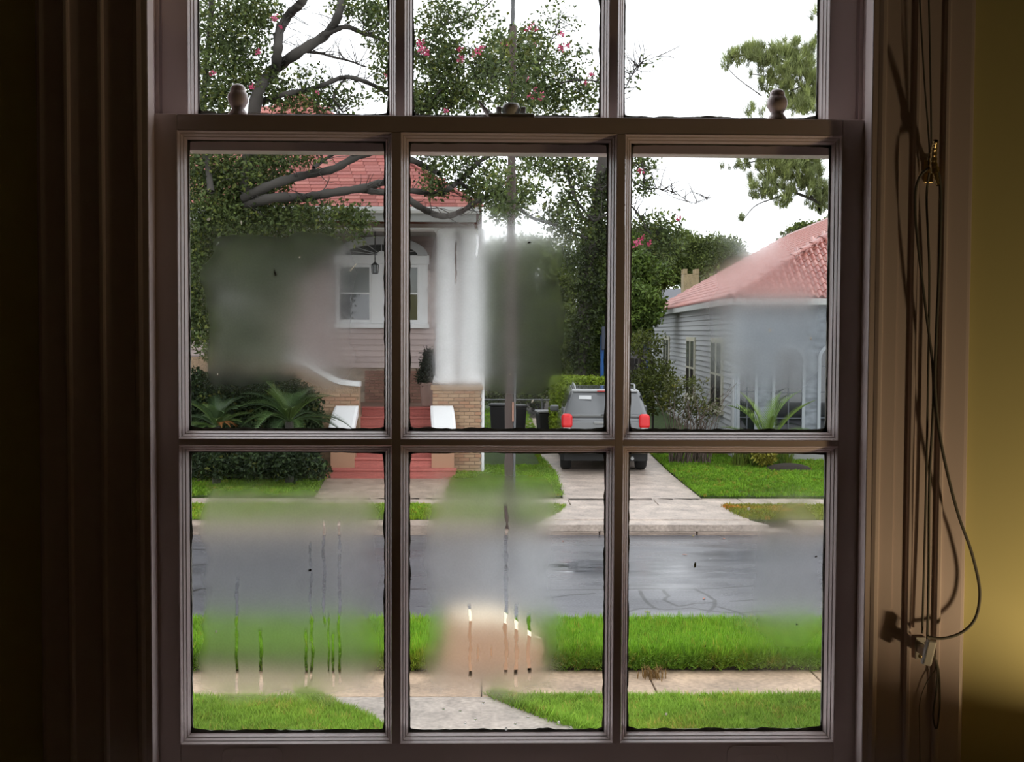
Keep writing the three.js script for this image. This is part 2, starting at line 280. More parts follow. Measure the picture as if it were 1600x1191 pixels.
// ---------------------------------------------------------------- blind cords and cleats on the casing
const cordMat = std(col(.16, .15, .12), .85), brass = std(col(.75, .58, .28), .28, { metalness: 1 }), CZ = cz - .0065;
const C = (px, py, h) => Z(px, py, CZ + h * .62);
{
  const t = thing('cord_cleat', 'small brass cord cleat with looped cords on the casing', 'cleat', C(1450, 268, 0));
  part(t, 'base_plate', box(.012, .03, .003, 0, 0, .0018, .001), brass);
  part(t, 'post', lathe([[0, 0], [.006, 0], [.0045, .004], [.004, .02], [.006, .024], [0, .026]], 14).rotateX(Math.PI / 2), brass);
  part(t, 'horn', limb([V(0, -.004, .022), V(-.003, .012, .026), V(-.005, .026, .034), V(-.006, .034, .042)], .0058, .0032, 8), brass);
  part(t, 'horn', limb([V(0, .004, .022), V(.001, -.010, .025), V(.002, -.022, .031)], .0045, .0022, 8), brass);
  const u = thing('cord_cleat', 'pale plastic cord cleat wound with cords low on the casing', 'cleat', C(1437, 1012, 0));
  const pale = std(col(.62, .6, .55), .5);
  part(u, 'base_plate', box(.014, .03, .004, 0, 0, .002, .001), pale);
  part(u, 'post', box(.010, .012, .028, 0, 0, .016, .002), pale);
  part(u, 'horn', box(.013, .034, .010, -.001, .002, .034, .003).rotateZ(-.22), pale);
  part(u, 'screw', lathe([[0, 0], [.003, 0], [.0025, .001], [0, .0012]], 10).rotateX(Math.PI / 2).translate(0, -.011, .004), brass);
}
const cords = [
  ['dark blind cord running straight from above to the brass cleat', [[1434, -60, .03], [1444, 120, .03], [1452, 235, .03], [1451, 258, .03]], .0011],
  ['second dark blind cord meeting its twin above the brass cleat', [[1450, -60, .034], [1453, 80, .034], [1455, 200, .033], [1455, 258, .032]], .0012],
  ['dark cord loop hanging off the brass cleat down to the lower cleat', [[1452, 262, .03], [1440, 272, .032], [1432, 290, .03], [1430, 330, .028], [1434, 380, .028], [1446, 480, .03], [1458, 590, .03], [1452, 760, .03], [1451, 900, .03], [1449, 1000, .032]], .0018],
  ['dark cord loop swinging out wide over the yellow wall edge', [[1455, 262, .03], [1464, 266, .034], [1469, 290, .034], [1468, 400, .034], [1463, 520, .034], [1461, 610, .034], [1470, 690, .034], [1496, 800, .036], [1520, 870, .036], [1531, 930, .036], [1522, 970, .036], [1500, 990, .036], [1470, 998, .036], [1448, 995, .034]], .0021],
  ['dark cord hanging straight between the two cleats', [[1452, 270, .026], [1448, 300, .016], [1452, 420, .012], [1450, 600, .012], [1446, 800, .012], [1441, 990, .014]], .0016],
  ['dark cord tail dangling in a loop below the lower cleat', [[1445, 1004, .030], [1456, 1020, .026], [1464, 1040, .018], [1463, 1080, .012], [1458, 1120, .010], [1463, 1140, .010], [1468, 1110, .010], [1467, 1050, .012], [1463, 1032, .016]], .0012],
  ['thin dark thread falling from the lower cleat', [[1450, 1012, .028], [1462, 1030, .02], [1461, 1046, .012], [1446, 1070, .008], [1437, 1100, .007], [1437, 1150, .007], [1438, 1230, .007]], .0006],
];
for (const [label, pts, r] of cords) solid('blind_cord', tubeOf(pts.map((p) => C(...p)), r, pts.length * 10, 6), cordMat, label, 'cord');

// ---------------------------------------------------------------- table lamp that lights the yellow wall, just out of the frame
{
  const L = V(.95, 2.44, .34);
  const table = thing('side_table', 'small dark wooden side table under the lamp', 'table', V(L.x + .02, ROOM.y0, L.z + .05)), wood = std(col(.09, .045, .02), .4);
  part(table, 'tabletop', box(.46, .025, .42, 0, .4675, 0, .006), wood);
  for (const [x, z] of [[-.19, -.17], [.19, -.17], [-.19, .17], [.19, .17]]) part(table, 'leg', box(.035, .455, .035, x, .2275, z, .004), wood);
  part(table, 'apron', merge([box(.38, .06, .018, 0, .425, .17), box(.38, .06, .018, 0, .425, -.17), box(.018, .06, .34, .19, .425, 0), box(.018, .06, .34, -.19, .425, 0)]), wood);
  const lamp = thing('table_lamp', 'table lamp with open-topped shade on the side table', 'lamp', V(L.x, ROOM.y0 + .48, L.z)), h = L.y - (ROOM.y0 + .48);
  part(lamp, 'base', lathe([[0, 0], [.07, 0], [.072, .012], [.05, .022], [.022, .05], [.03, .10], [.035, .14], [.02, .19], [.012, .22], [.012, h - .05], [0, h - .05]], 28), std(col(.3, .2, .1), .3));
  const sh = part(lamp, 'shade', lathe([[.105, h + .054], [.20, h - .17], [.199, h - .172], [.103, h + .052], [.105, h + .054]], 40), std(col(.16, .12, .07), .9), 'opaque drum shade');
  part(lamp, 'bulb', new THREE.SphereGeometry(.026, 16, 12).translate(0, h, 0), new THREE.MeshStandardMaterial({ color: 0xffffff, emissive: col(1, .62, .28), emissiveIntensity: 6 }));
  const pl = new THREE.PointLight(col(1, .76, .44), .52); pl.position.set(0, h, 0); pl.castShadow = true; pl.shadow.radius = 1.1; lamp.add(pl);
}

// ================================================================ OUTDOORS: ground
const LAWN = .225, PAVE = .175;
const zAt = (py, y) => G(790, py, y).z;
const zWalkN = zAt(1088, .15), zWalkF = zAt(1048, .15), zVergeF = zAt(966, .34), zKerb = zAt(836, 0), zKerbB = zAt(813, PAVE - .02), zSideN = zAt(789, PAVE), zSideF = zAt(782, PAVE) - .25;
const XA = -40, XB = 45;
const concreteTex = texture(512, 512, (u, v) => { const n = .82 + .22 * fbm(u * 60, v * 60, 2, 3) + .28 * fbm(u * 5, v * 5, 6, 4) - .25 * Math.max(0, fbm(u * 14, v * 9, 11, 3)); return [n, n * .985, n * .965]; });
concreteTex.repeat.set(.4, .4);
const concrete = (r, g, b, rough = .55) => std(tone(r, g, b), rough, { map: concreteTex, bumpMap: grainBump, bumpScale: .002 });
const soil = std(tone(.05, .035, .022), 1, { map: grain, bumpMap: grainBump, bumpScale: .02 });
const lawnTex = texture(512, 512, (u, v) => { const n = .75 + .5 * fbm(u * 50, v * 50, 3, 3) + .4 * fbm(u * 8, v * 8, 5, 3); return [n * (.95 + .2 * fbm(u * 5, v * 5, 1, 2)), n, n * .8]; });
lawnTex.repeat.set(.5, .5);
const turf = std(tone(.10, .22, .014), 1, { map: lawnTex, bumpMap: grainBump, bumpScale: .03 });

// wet asphalt: grain, tar patches, cracks; the roughness map holds where water stands
const RX0 = -9, RX1 = 9, RW = RX1 - RX0, RD = zVergeF + 1 - zKerb;
const roadPx = (u, v) => { const q = V(RX0 + u * RW, 0, zKerb + (1 - v) * RD).project(camera); return [(q.x + 1) / 2 * W, (1 - q.y) / 2 * H]; };
const wet = (u, v) => {
  const x = u * RW, y = v * RD; let k = .42 + .55 * fbm(x * .35, y * 1.5, 3, 4) + .25 * fbm(x * 2.2, y * 5, 8, 3);
  const [px, py] = roadPx(u, v);                                      // standing water where the photograph shows it
  for (const [cx, cy, sx, sy, a] of [[930, 942, 70, 16, -.3], [1020, 890, 150, 18, .25], [905, 838, 60, 5, .3], [1180, 870, 120, 30, .15], [905, 885, 46, 12, .5], [1050, 915, 160, 6, .25], [1040, 942, 120, 12, -.15], [500, 880, 240, 40, .05], [320, 875, 30, 6, -.3], [990, 858, 110, 5, -.25]]) k += a * Math.exp(-(((px - cx) / sx) ** 2) - (((py - cy) / sy) ** 2));
  return Math.min(1, Math.max(0, k));
};
const roadRough = texture(1024, 512, (u, v) => { const r = .5 - .44 * wet(u, v); return [r, r, r]; }, false);
const roadMap = (() => {
  const w = 2048, h = 1024, cv = document.createElement('canvas'); cv.width = w; cv.height = h; const c = cv.getContext('2d'), im = c.createImageData(w, h);
  for (let y = 0; y < h; y++) for (let x = 0; x < w; x++) {
    const u = x / w, v = 1 - y / h, X = u * RW, Yv = v * RD, n = .5 + .3 * fbm(X * .8, Yv * 1.8, 1, 4) + .35 * noise.noise(X * 40, Yv * 40, 1), i = (y * w + x) * 4, b = 44 + 66 * n;
    im.data[i] = b; im.data[i + 1] = b; im.data[i + 2] = b * 1.06; im.data[i + 3] = 255;
  }
  c.putImageData(im, 0, 0); c.strokeStyle = 'rgba(22,22,24,.95)'; c.lineJoin = 'round';
  const toT = (px, py) => { const p = G(px, py, 0); return [(p.x - RX0) / RW * w, (p.z - zKerb) / RD * h]; };
  const crack = (pts, lw) => { c.lineWidth = lw; c.beginPath(); pts.forEach(([px, py], i) => { const [x, y] = toT(px, py); i ? c.lineTo(x, y) : c.moveTo(x, y); }); c.stroke(); };
  const jit = (pts) => pts.flatMap(([x, y], i) => i ? [[(x + pts[i - 1][0]) / 2 + rr(-2, 2), (y + pts[i - 1][1]) / 2 + rr(-1, 1)], [x, y]] : [[x, y]]);
  crack(jit([[640, 921], [760, 922], [880, 922], [980, 921], [1060, 921], [1130, 919], [1210, 915], [1300, 911]]), 5);
  for (const p of [[[1000, 923], [1008, 938], [1018, 947], [1032, 953]], [[1036, 921], [1045, 932], [1038, 938], [1060, 948], [1085, 943], [1118, 941]], [[1086, 921], [1105, 930], [1117, 938], [1116, 948], [1105, 958]], [[980, 957], [1000, 951], [1040, 953], [1080, 950], [1110, 955], [1160, 958], [1230, 952]], [[1120, 948], [1150, 956], [1165, 963]], [[300, 884], [322, 882], [360, 886]], [[300, 925], [318, 920], [350, 924]], [[850, 935], [890, 930], [930, 927]], [[300, 858], [330, 860]], [[1140, 940], [1200, 935], [1260, 940]]]) crack(jit(p), 5);
  const t = new THREE.CanvasTexture(cv); t.colorSpace = THREE.SRGBColorSpace; return t;
})();
{
  const g = new THREE.PlaneGeometry(RW, RD, 1, 1).rotateX(-Math.PI / 2).translate((RX0 + RX1) / 2, 0, zKerb + RD / 2);
  // beyond the textured stretch the road goes on plain
  const road = thing('road', 'wet cracked grey asphalt street', 'road', null, 0, { kind: 'structure' });
  part(road, 'asphalt', g, std(col(1, 1, 1), 1, { map: roadMap, roughnessMap: roadRough, bumpMap: grainBump, bumpScale: .002 }));
  part(road, 'asphalt', merge([boxAB(XA, -.2, zKerb, RX0, 0, zVergeF + 1), boxAB(RX1, -.2, zKerb, XB, 0, zVergeF + 1)]), std(tone(.11, .11, .12), .45));
}
const xz = (pts, y) => pts.map(([px, py]) => { const p = G(px, py, y); return [p.x, p.z]; });
// plan outlines, from the photograph, on the level of each surface
const driveL = xz([[880, 782], [877, 765], [868, 742], [853, 722], [836, 708]], PAVE), driveR = xz([[1100, 782], [1075, 762], [1050, 742], [1031, 724], [1018, 712]], PAVE);
const apronL = xz([[881, 787], [872, 800], [850, 816]], PAVE), apronR = xz([[1126, 788], [1150, 803], [1178, 816]], PAVE);
const fwL = xz([[488, 781], [500, 762], [512, 742]], PAVE), fwR = xz([[694, 781], [702, 762], [712, 741]], PAVE);
const nwL = xz([[476, 1084], [500, 1096], [560, 1121], [612, 1150], [660, 1195], [720, 1290]], .15), nwR = xz([[772, 1086], [800, 1098], [860, 1122], [950, 1152], [1060, 1192], [1260, 1290]], .15);

function slabs(name, label, outline, n, alongX, y, mat) {   // concrete laid in bays with open joints
  const g = thing(name, label, 'pavement', null, 0, { kind: 'structure' });
  outline(n).forEach((poly) => part(g, 'paving_slab', slab(poly, y, .12, .006), mat));
  return g;
}
const strip = (x0, x1, z0, z1, step) => { const o = []; for (let x = x0; x < x1 - .01; x += step) o.push([[x + .006, z0], [Math.min(x1, x + step) - .006, z0], [Math.min(x1, x + step) - .006, z1], [x + .006, z1]]); return o; };
const tan = concrete(.92, .68, .49), grey = concrete(.78, .69, .62), pale = concrete(1.0, .84, .735, .45);
slabs('sidewalk', 'tan concrete sidewalk between the two near strips of grass', () => strip(-7.2, 7.2, zWalkF - .25, zWalkN, 1.44), 0, 1, .15, tan);
slabs('sidewalk', 'pale concrete sidewalk across the street before the houses', () => strip(-13.5, 15, zSideF, zSideN, 1.5), 0, 1, PAVE, pale);
slabs('garden_path', 'grey concrete path curving down to the near sidewalk', () => { const o = []; for (let i = 0; i + 1 < nwL.length; i++) o.push([nwL[i], nwR[i], nwR[i + 1], nwL[i + 1]].map(([x, z]) => [x, i ? z : Math.max(z, zWalkN + .005)])); return [[...nwL.map(([x, z], i) => [x, i ? z : zWalkN + .006]), ...nwR.map(([x, z], i) => [x, i ? z : zWalkN + .006]).reverse()]]; }, 0, 1, .148, grey);
{
  const cut = (a, b) => { const o = []; for (let i = 0; i + 1 < a.length; i++) { const s = (p, q, k) => [p[0], p[1] + k]; o.push([s(a[i], 0, -.006), s(b[i], 0, -.006), s(b[i + 1], 0, .006), s(a[i + 1], 0, .006)]); } return o; };
  const bays = (L, R) => { const o = []; for (let i = 0; i + 1 < L.length; i += 2) { const j = Math.min(i + 2, L.length - 1); o.push([...L.slice(i, j + 1).map(([x, z], k) => [x, z + (k === 0 ? -.008 : k === j - i ? .008 : 0)]), ...R.slice(i, j + 1).map(([x, z], k) => [x, z + (k === 0 ? -.008 : k === j - i ? .008 : 0)]).reverse()]); } return o; };
  const last = 30, dl = driveL[4], dr = driveR[4];
  slabs('driveway', 'pale concrete driveway under the dark SUV', () => [...bays(driveL, driveR), [[dl[0], dl[1] - .008], [dr[0], dr[1] - .008], [dr[0] + .8, dr[1] - 12], [dl[0] - .2, dl[1] - 12]], [[dl[0] - 2.2, dl[1] - 1.2], [dl[0] - .05, dl[1] - .1], [dl[0] - .05, dl[1] - 2.4], [dl[0] - 2.2, dl[1] - 2.4]]], 0, 1, PAVE, pale);
  slabs('driveway_apron', 'concrete driveway apron sloping to the street', () => [[...apronL.map(([x, z], i) => [x, i ? z : zSideN + .01]), ...apronR.map(([x, z], i) => [x, i ? z : zSideN + .01]).reverse()].map(([x, z]) => [x, Math.min(z, zKerbB)])], 0, 1, PAVE - .004, pale);
  slabs('front_walk', 'tan concrete walk leading to the red steps', () => bays(fwL, fwR), 0, 1, PAVE, concrete(.82, .66, .53));
}
{
  const k = thing('kerb', 'pinkish concrete kerb blocks along the far side of the street', 'kerb', null, 0, { kind: 'structure' }), m = concrete(.72, .57, .48);
  for (let x = -13.2; x < 15; x += 1.5) {
    const inApron = x + .75 > apronL[2][0] - .1 && x + .75 < apronR[2][0] + .2;
    part(k, 'kerb_block', boxAB(x + .01, -.1, zKerb, x + 1.49, inApron ? .05 : PAVE - .02, zKerbB - .04, .015), m);
  }
  part(k, 'apron_ramp', slab([[apronL[2][0], zKerbB], [apronR[2][0], zKerbB], [apronR[2][0] + .2, zKerb - .005], [apronL[2][0] - .2, zKerb - .005]], PAVE - .02, .1).applyMatrix4(new THREE.Matrix4()), pale);
  const n = thing('kerb', 'kerb along the near verge hidden by long grass', 'kerb', null, 0, { kind: 'structure' });
  for (let x = -7.5; x < 7.5; x += 1.5) part(n, 'kerb_block', boxAB(x + .01, -.1, zVergeF + .02, x + 1.49, .15, zVergeF + .16, .015), m);
}
structure('ground', boxAB(XA, -.4, zKerbB, XB, .12, -130), soil, 'bare ground under the far lawns').userData.category = 'ground';
{
  const lawnSod = std(tone(.10, .17, .02), 1, { map: lawnTex, bumpMap: grainBump, bumpScale: .03 }), zN = zSideF - .02, zE = -129, far = fwL[2][1];
  const beds = [['sod of the lawn beside the front walk and hedge', [[XA, zN], [fwL[0][0] - .02, zN], [fwL[1][0] - .02, fwL[1][1]], [fwL[2][0] - .02, far], [fwL[2][0] - .02, far - 1], [XA, far - 1]]],
    ['sod of the lawn between front walk and driveway', [[fwR[0][0] + .02, zN], [driveL[0][0] - .03, zN], ...driveL.slice(1).map(([x, z]) => [x - .03, z]), [driveL[4][0] - .5, driveL[4][1] - .9], [fwR[2][0] + .02, driveL[4][1] - .9], [fwR[2][0] + .02, far], [fwR[1][0] + .02, fwR[1][1]]]],
    ['sod of the lawn before the bungalow', [[driveR[0][0] + .03, zN], [XB, zN], [XB, -60], [driveR[4][0] + 1, -60], [driveR[4][0] + .9, driveR[4][1] - 12], ...driveR.slice(1).reverse().map(([x, z]) => [x + .03, z])]],
    ['ground of the back yards behind the houses', [[XA, driveL[4][1] - 2.5], [driveL[4][0] - .6, driveL[4][1] - 2.5], [driveL[4][0] - .6, -61], [XB, -61], [XB, zE], [XA, zE]]]];
  for (const [label, poly] of beds) structure('lawn', slab(poly, LAWN - .012, .25), lawnSod, label).userData.category = 'lawn';
  structure('lawn', slab([[XA, zSideN + .02], [apronL[0][0] - .02, zSideN + .02], [apronL[1][0] - .02, apronL[1][1]], [apronL[2][0] - .02, Math.min(apronL[2][1], zKerbB - .03)], [apronL[2][0] - .02, zKerbB - .03], [XA, zKerbB - .03]].reverse(), PAVE - .01, .2), lawnSod, 'sod strip by the kerb and utility pole').userData.category = 'lawn';
  structure('lawn', slab([[XB, zSideN + .02], [apronR[0][0] + .02, zSideN + .02], [apronR[1][0] + .02, apronR[1][1]], [apronR[2][0] + .02, zKerbB - .03], [XB, zKerbB - .03]], PAVE - .01, .2), lawnSod, 'sod strip by the kerb before the bungalow').userData.category = 'lawn';
}
structure('ground', boxAB(XA, -.4, -.3, XB, .115, zWalkF - .26), soil, 'soil under the near lawn').userData.category = 'ground';
{
  // verge of raised sod with a dark cut edge against the sidewalk
  const top = .225, s = []; for (let x = XA; x <= XB; x += .12) s.push([x, zWalkF + .05 * fbm(x * 1.1, 0, 2, 2)]);
  structure('verge_ground', slab([...s, [XB, zVergeF + .1], [XA, zVergeF + .1]], top, .3), soil, 'raised sod verge beside the street').userData.category = 'ground';
}

function leafCluster0() { const s = new THREE.Shape(); s.moveTo(0, -.035); s.quadraticCurveTo(.024, -.005, 0, .04); s.quadraticCurveTo(-.024, -.005, 0, -.035); const g = new THREE.ExtrudeGeometry(s, { depth: .002, bevelEnabled: false, curveSegments: 6 }).rotateX(-Math.PI / 2), p = g.attributes.position; for (let i = 0; i < p.count; i++) p.setY(i, p.getY(i) + Math.abs(p.getX(i)) * .5); g.computeVertexNormals(); return g; }
// ---------------------------------------------------------------- grass
const bladeTuft = (n, h, w, spread) => {
  const pos = [], rnd2 = rr;
  for (let i = 0; i < n; i++) {
    const a = rr(0, 6.28), b = rr(0, 6.28), r = rr(0, spread), x = Math.cos(b) * r, z = Math.sin(b) * r, hh = h * rr(.55, 1.15), lean = rr(.1, .75) * hh, ww = w * rr(.7, 1.2);
    const cx = Math.cos(a), sx = Math.sin(a), p0 = V(x - sx * ww, 0, z + cx * ww), p1 = V(x + sx * ww, 0, z - cx * ww), m = V(x + cx * lean * .35, hh * .6, z + sx * lean * .35), p2 = m.clone().add(V(-sx * ww * .8, 0, cx * ww * .8)), p3 = m.clone().add(V(sx * ww * .8, 0, -cx * ww * .8)), t = V(x + cx * lean, hh, z + sx * lean);
    for (const p of [p0, p1, p2, p1, p3, p2, p2, p3, t]) pos.push(p.x, p.y, p.z);
  }
  const g = new THREE.BufferGeometry(); g.setAttribute('position', new THREE.Float32BufferAttribute(pos, 3)); g.computeVertexNormals(); return g;
};
const inside = (x, z, poly) => { let c = false; for (let i = 0, j = poly.length - 1; i < poly.length; j = i++) { const [xi, zi] = poly[i], [xj, zj] = poly[j]; if ((zi > z) !== (zj > z) && x < (xj - xi) * (z - zi) / (zj - zi) + xi) c = !c; } return c; };
const grassMat = phys(col(1, 1, 1), .9, { specularIntensity: .35, transmission: .3, thickness: 0, side: THREE.DoubleSide });
const grassTint = (x, z, base, dry = .5) => {
  const n = fbm(x * .7, z * .7, 3, 3), d = Math.max(0, fbm(x * .9 + 30, z * 1.6, 9, 3) - .05) * dry, k = .8 + .45 * rnd() + .7 * n, y = rnd() < .05 + d * .5 ? 1 : 0;
  return tone(base[0] * k * (1 + 1.2 * d + y * .9), base[1] * k * (1 - .1 * y), base[2] * k * (1 + y));
};
function grass(label, poly, n, geo, y, base, avoid = [], dry = .5, s0 = .8, s1 = 1.25) {
  const xs = poly.map((p) => p[0]), zs = poly.map((p) => p[1]), a = Math.min(...xs), b = Math.max(...xs), c = Math.min(...zs), d = Math.max(...zs), m = new THREE.InstancedMesh(geo, grassMat, n); let k = 0, tries = 0;
  while (k < n && tries++ < n * 6) {
    const x = rr(a, b), z = rr(c, d); if (!inside(x, z, poly) || avoid.some((q) => inside(x, z, q))) continue;
    m.setMatrixAt(k, M4(V(x, y, z), [rr(-.1, .1), rr(0, 6.28), rr(-.1, .1)], Array(3).fill(rr(s0, s1)))); m.setColorAt(k, grassTint(x, z, base, dry)); k++;
  }
  m.count = k; return add(lit(m), 'grass', label, 'grass', { kind: 'stuff' });
}
const tuftNear = bladeTuft(16, .085, .0032, .05), tuftLong = bladeTuft(16, .12, .0038, .055), tuftFar = bladeTuft(14, .055, .006, .085);
const GREEN = [.29, .56, .035], GREEN2 = [.34, .56, .06];
const nearPath = [...nwL, ...[...nwR].reverse()].map(([x, z]) => [x, z]);
grass('bright green lawn grass below the window beside the grey path', [[-3.4, zWalkN + .06], [3.2, zWalkN + .06], [3.2, -6.2], [-3.4, -6.2]], 24000, tuftNear, .115, GREEN2, [nearPath], .3);
// grass hanging over the edge of the path
{
  const m = new THREE.InstancedMesh(tuftNear, grassMat, 1100); let k = 0;
  for (const [L, s] of [[nwL, 1], [nwR, -1]]) for (let i = 0; i + 1 < L.length; i++) for (let j = 0; j < 110; j++) { const t = rnd(), x = L[i][0] + (L[i + 1][0] - L[i][0]) * t - s * rr(-.03, .05), z = L[i][1] + (L[i + 1][1] - L[i][1]) * t; m.setMatrixAt(k, M4(V(x, .12, z), [rr(-.2, .2), rr(0, 6), -s * rr(.1, .5)], Array(3).fill(rr(.8, 1.3)))); m.setColorAt(k++, grassTint(x, z, GREEN2, .3)); }
  for (let j = 0; j < 0; j++);
  m.count = k; add(lit(m), 'grass', 'long grass leaning over the edges of the grey path', 'grass', { kind: 'stuff' });
}
const stumpAt = G(768, 1050, .2), stumpSpot = [[stumpAt.x - .52, zWalkF + .1], [stumpAt.x + .55, zWalkF + .1], [stumpAt.x + .55, stumpAt.z - .62], [stumpAt.x - .52, stumpAt.z - .62]];
grass('long bright grass on the verge between near sidewalk and street', [[-4.2, zWalkF - .02], [4.2, zWalkF - .02], [4.2, zVergeF - .02], [-4.2, zVergeF - .02]], 17000, tuftLong, .24, GREEN, [stumpSpot], .35);
{
  const m = new THREE.InstancedMesh(tuftLong, grassMat, 2600);
  for (let k = 0; k < 2600; k++) { let x = rr(-4.2, 4.2); if (Math.abs(x - stumpAt.x) < .45) x += 1.2; const z = zWalkF + .05 * fbm(x * 1.1, 0, 2, 2) + rr(-.03, .015); m.setMatrixAt(k, M4(V(x, rr(.17, .245), z), [rr(.3, 1.2), rr(-.7, .7), rr(-.3, .3)], Array(3).fill(rr(.5, .95)))); m.setColorAt(k, grassTint(x, z, [.22, .40, .025], .8)); }
  add(lit(m), 'grass', 'grass hanging over the cut sod edge of the verge', 'grass', { kind: 'stuff' });
}
const farAvoid = [[...driveL, ...[...driveR].reverse()], [...fwL, ...[...fwR].reverse()]];
const rz = (py) => zAt(py, LAWN);
grass('mown green lawn before the white columned house', [[-9, zSideF - .02], [driveL[0][0], zSideF - .02], [driveL[2][0], driveL[2][1]], [driveL[4][0], driveL[4][1]], [driveL[4][0], -24.5], [-9, -24.5]], 11000, tuftFar, LAWN - .012, [.25, .46, .025], farAvoid, .25);
grass('mown green lawn before the pale blue house', [[driveR[0][0], zSideF - .02], [10, zSideF - .02], [10, -27], [driveR[4][0], -27], [driveR[4][0], driveR[4][1]], [driveR[2][0], driveR[2][1]]], 10000, tuftFar, LAWN - .012, [.23, .45, .025], [], .3);
grass('grass strip beside the far kerb up to the driveway apron', [[-9, zKerbB - .03], [apronL[2][0], zKerbB - .03], [apronL[1][0], apronL[1][1]], [apronL[0][0], zSideN + .03], [-9, zSideN + .03]], 8000, tuftFar, PAVE - .01, [.30, .50, .025], [], .7);
grass('patchy browning grass strip on the other side of the driveway apron', [[apronR[2][0], zKerbB - .03], [10, zKerbB - .03], [10, zSideN + .03], [apronR[0][0], zSideN + .03], [apronR[1][0], apronR[1][1]]], 5000, tuftFar, PAVE - .01, [.32, .38, .03], [], 2.2);
grass('back yard grass behind the chain link fence', [[-6, -33], [1.6, -33], [1.6, -44], [-6, -44]], 5000, tuftFar, LAWN - .012, [.27, .5, .025], [], .3);

{
  const geo = leafCluster0(), mats = [std(tone(.62, .25, .16), .7, { side: THREE.DoubleSide }), std(tone(.5, .4, .12), .7, { side: THREE.DoubleSide })];
  [[1083, 838], [1070, 867], [1100, 936], [1268, 838], [1246, 846], [1131, 842], [1012, 956], [880, 846], [742, 848], [330, 905]].forEach(([px, py], i) => { const o = solid('fallen_leaf', geo, mats[i % 3 ? 0 : 1], 'small fallen leaf lying on the wet street', 'leaf', { group: 'fallen leaves on the street' }); o.position.copy(G(px, py, .004)); o.rotation.y = i * 1.3; });
}
// ---------------------------------------------------------------- cut stump on the verge
{
  const c = stumpAt, r = .40, t = thing('tree_stump', 'low pale cut tree stump on the verge behind the misted pane', 'stump', V(c.x, .2, c.z - .30));
  const pos = [], n = 36, prof = (a) => r * (1 + .12 * Math.sin(3 * a + .6) + .06 * Math.sin(7 * a)), top = (x) => .42 - .19 * sstep(.02, .45, x) + .05 * Math.exp(-(((x + .36) / .09) ** 2));
  const ring = (k, y) => Array.from({ length: n }, (_, i) => { const a = i / n * 6.2832, q = prof(a) * k; return V(Math.cos(a) * q, y === null ? top(Math.cos(a) * q) : y, Math.sin(a) * q * .62); });
  const side = [ring(1.12, 0), ring(1.04, .08), ring(.99, .16), ring(.95, null)], mesh = (rows, cap) => { const p = []; for (let j = 0; j + 1 < rows.length; j++) for (let i = 0; i < n; i++) { const a = rows[j][i], b = rows[j][(i + 1) % n], d = rows[j + 1][i], e = rows[j + 1][(i + 1) % n]; for (const q of [a, d, b, b, d, e]) p.push(q.x, q.y, q.z); } if (cap) { const o = V(0, top(0), 0), R = rows.at(-1); for (let i = 0; i < n; i++) for (const q of [R[i], o, R[(i + 1) % n]]) p.push(q.x, q.y, q.z); } const g = new THREE.BufferGeometry(); g.setAttribute('position', new THREE.Float32BufferAttribute(p, 3)); g.computeVertexNormals(); return g; };
  part(t, 'bark', mesh(side), std(tone(.62, .36, .22), .9), 'reddish brown bark sides');
  part(t, 'cut_wood', mesh([ring(.95, null), ring(.6, null)], true), std(tone(1.2, 1.0, .7), .7), 'cream coloured cut wood');
}
// dead tuft on the sidewalk
{
  const c = G(1015, 1060, .15), t = new THREE.InstancedMesh(bladeTuft(18, .10, .004, .07), std(tone(.30, .17, .05), .9, { side: THREE.DoubleSide }), 5);
  for (let i = 0; i < 5; i++) t.setMatrixAt(i, M4(V(c.x + rr(-.08, .08), .15, c.z + rr(-.05, .05)), [0, rr(0, 6), 0]));
  add(lit(t), 'dry_grass', 'dry brown tuft of grass on the tan sidewalk', 'grass', { kind: 'stuff' });
}

// ================================================================ plants
const leafCluster = (n, R, len, wid, cup = .25) => {
  const pos = [];
  for (let i = 0; i < n; i++) {
    const c = V(rr(-1, 1), rr(-1, 1), rr(-1, 1)).multiplyScalar(R * .8), q = new THREE.Quaternion().setFromEuler(new THREE.Euler(rr(-1.2, 1.2), rr(0, 6.28), rr(-1.2, 1.2))), L = len * rr(.7, 1.2), w = wid * rr(.7, 1.2);
    const a = V(0, 0, 0), b = V(w, cup * w, L * .5), d = V(-w, cup * w, L * .5), e = V(0, -.1 * L, L);
    for (const p of [a, b, e, a, e, d]) { const v = p.clone().applyQuaternion(q).add(c); pos.push(v.x, v.y, v.z); }
  }
  const g = new THREE.BufferGeometry(); g.setAttribute('position', new THREE.Float32BufferAttribute(pos, 3)); g.computeVertexNormals(); return g;
};
const leafMat = phys(col(1, 1, 1), .7, { specularIntensity: .5, transmission: .3, thickness: 0, side: THREE.DoubleSide });
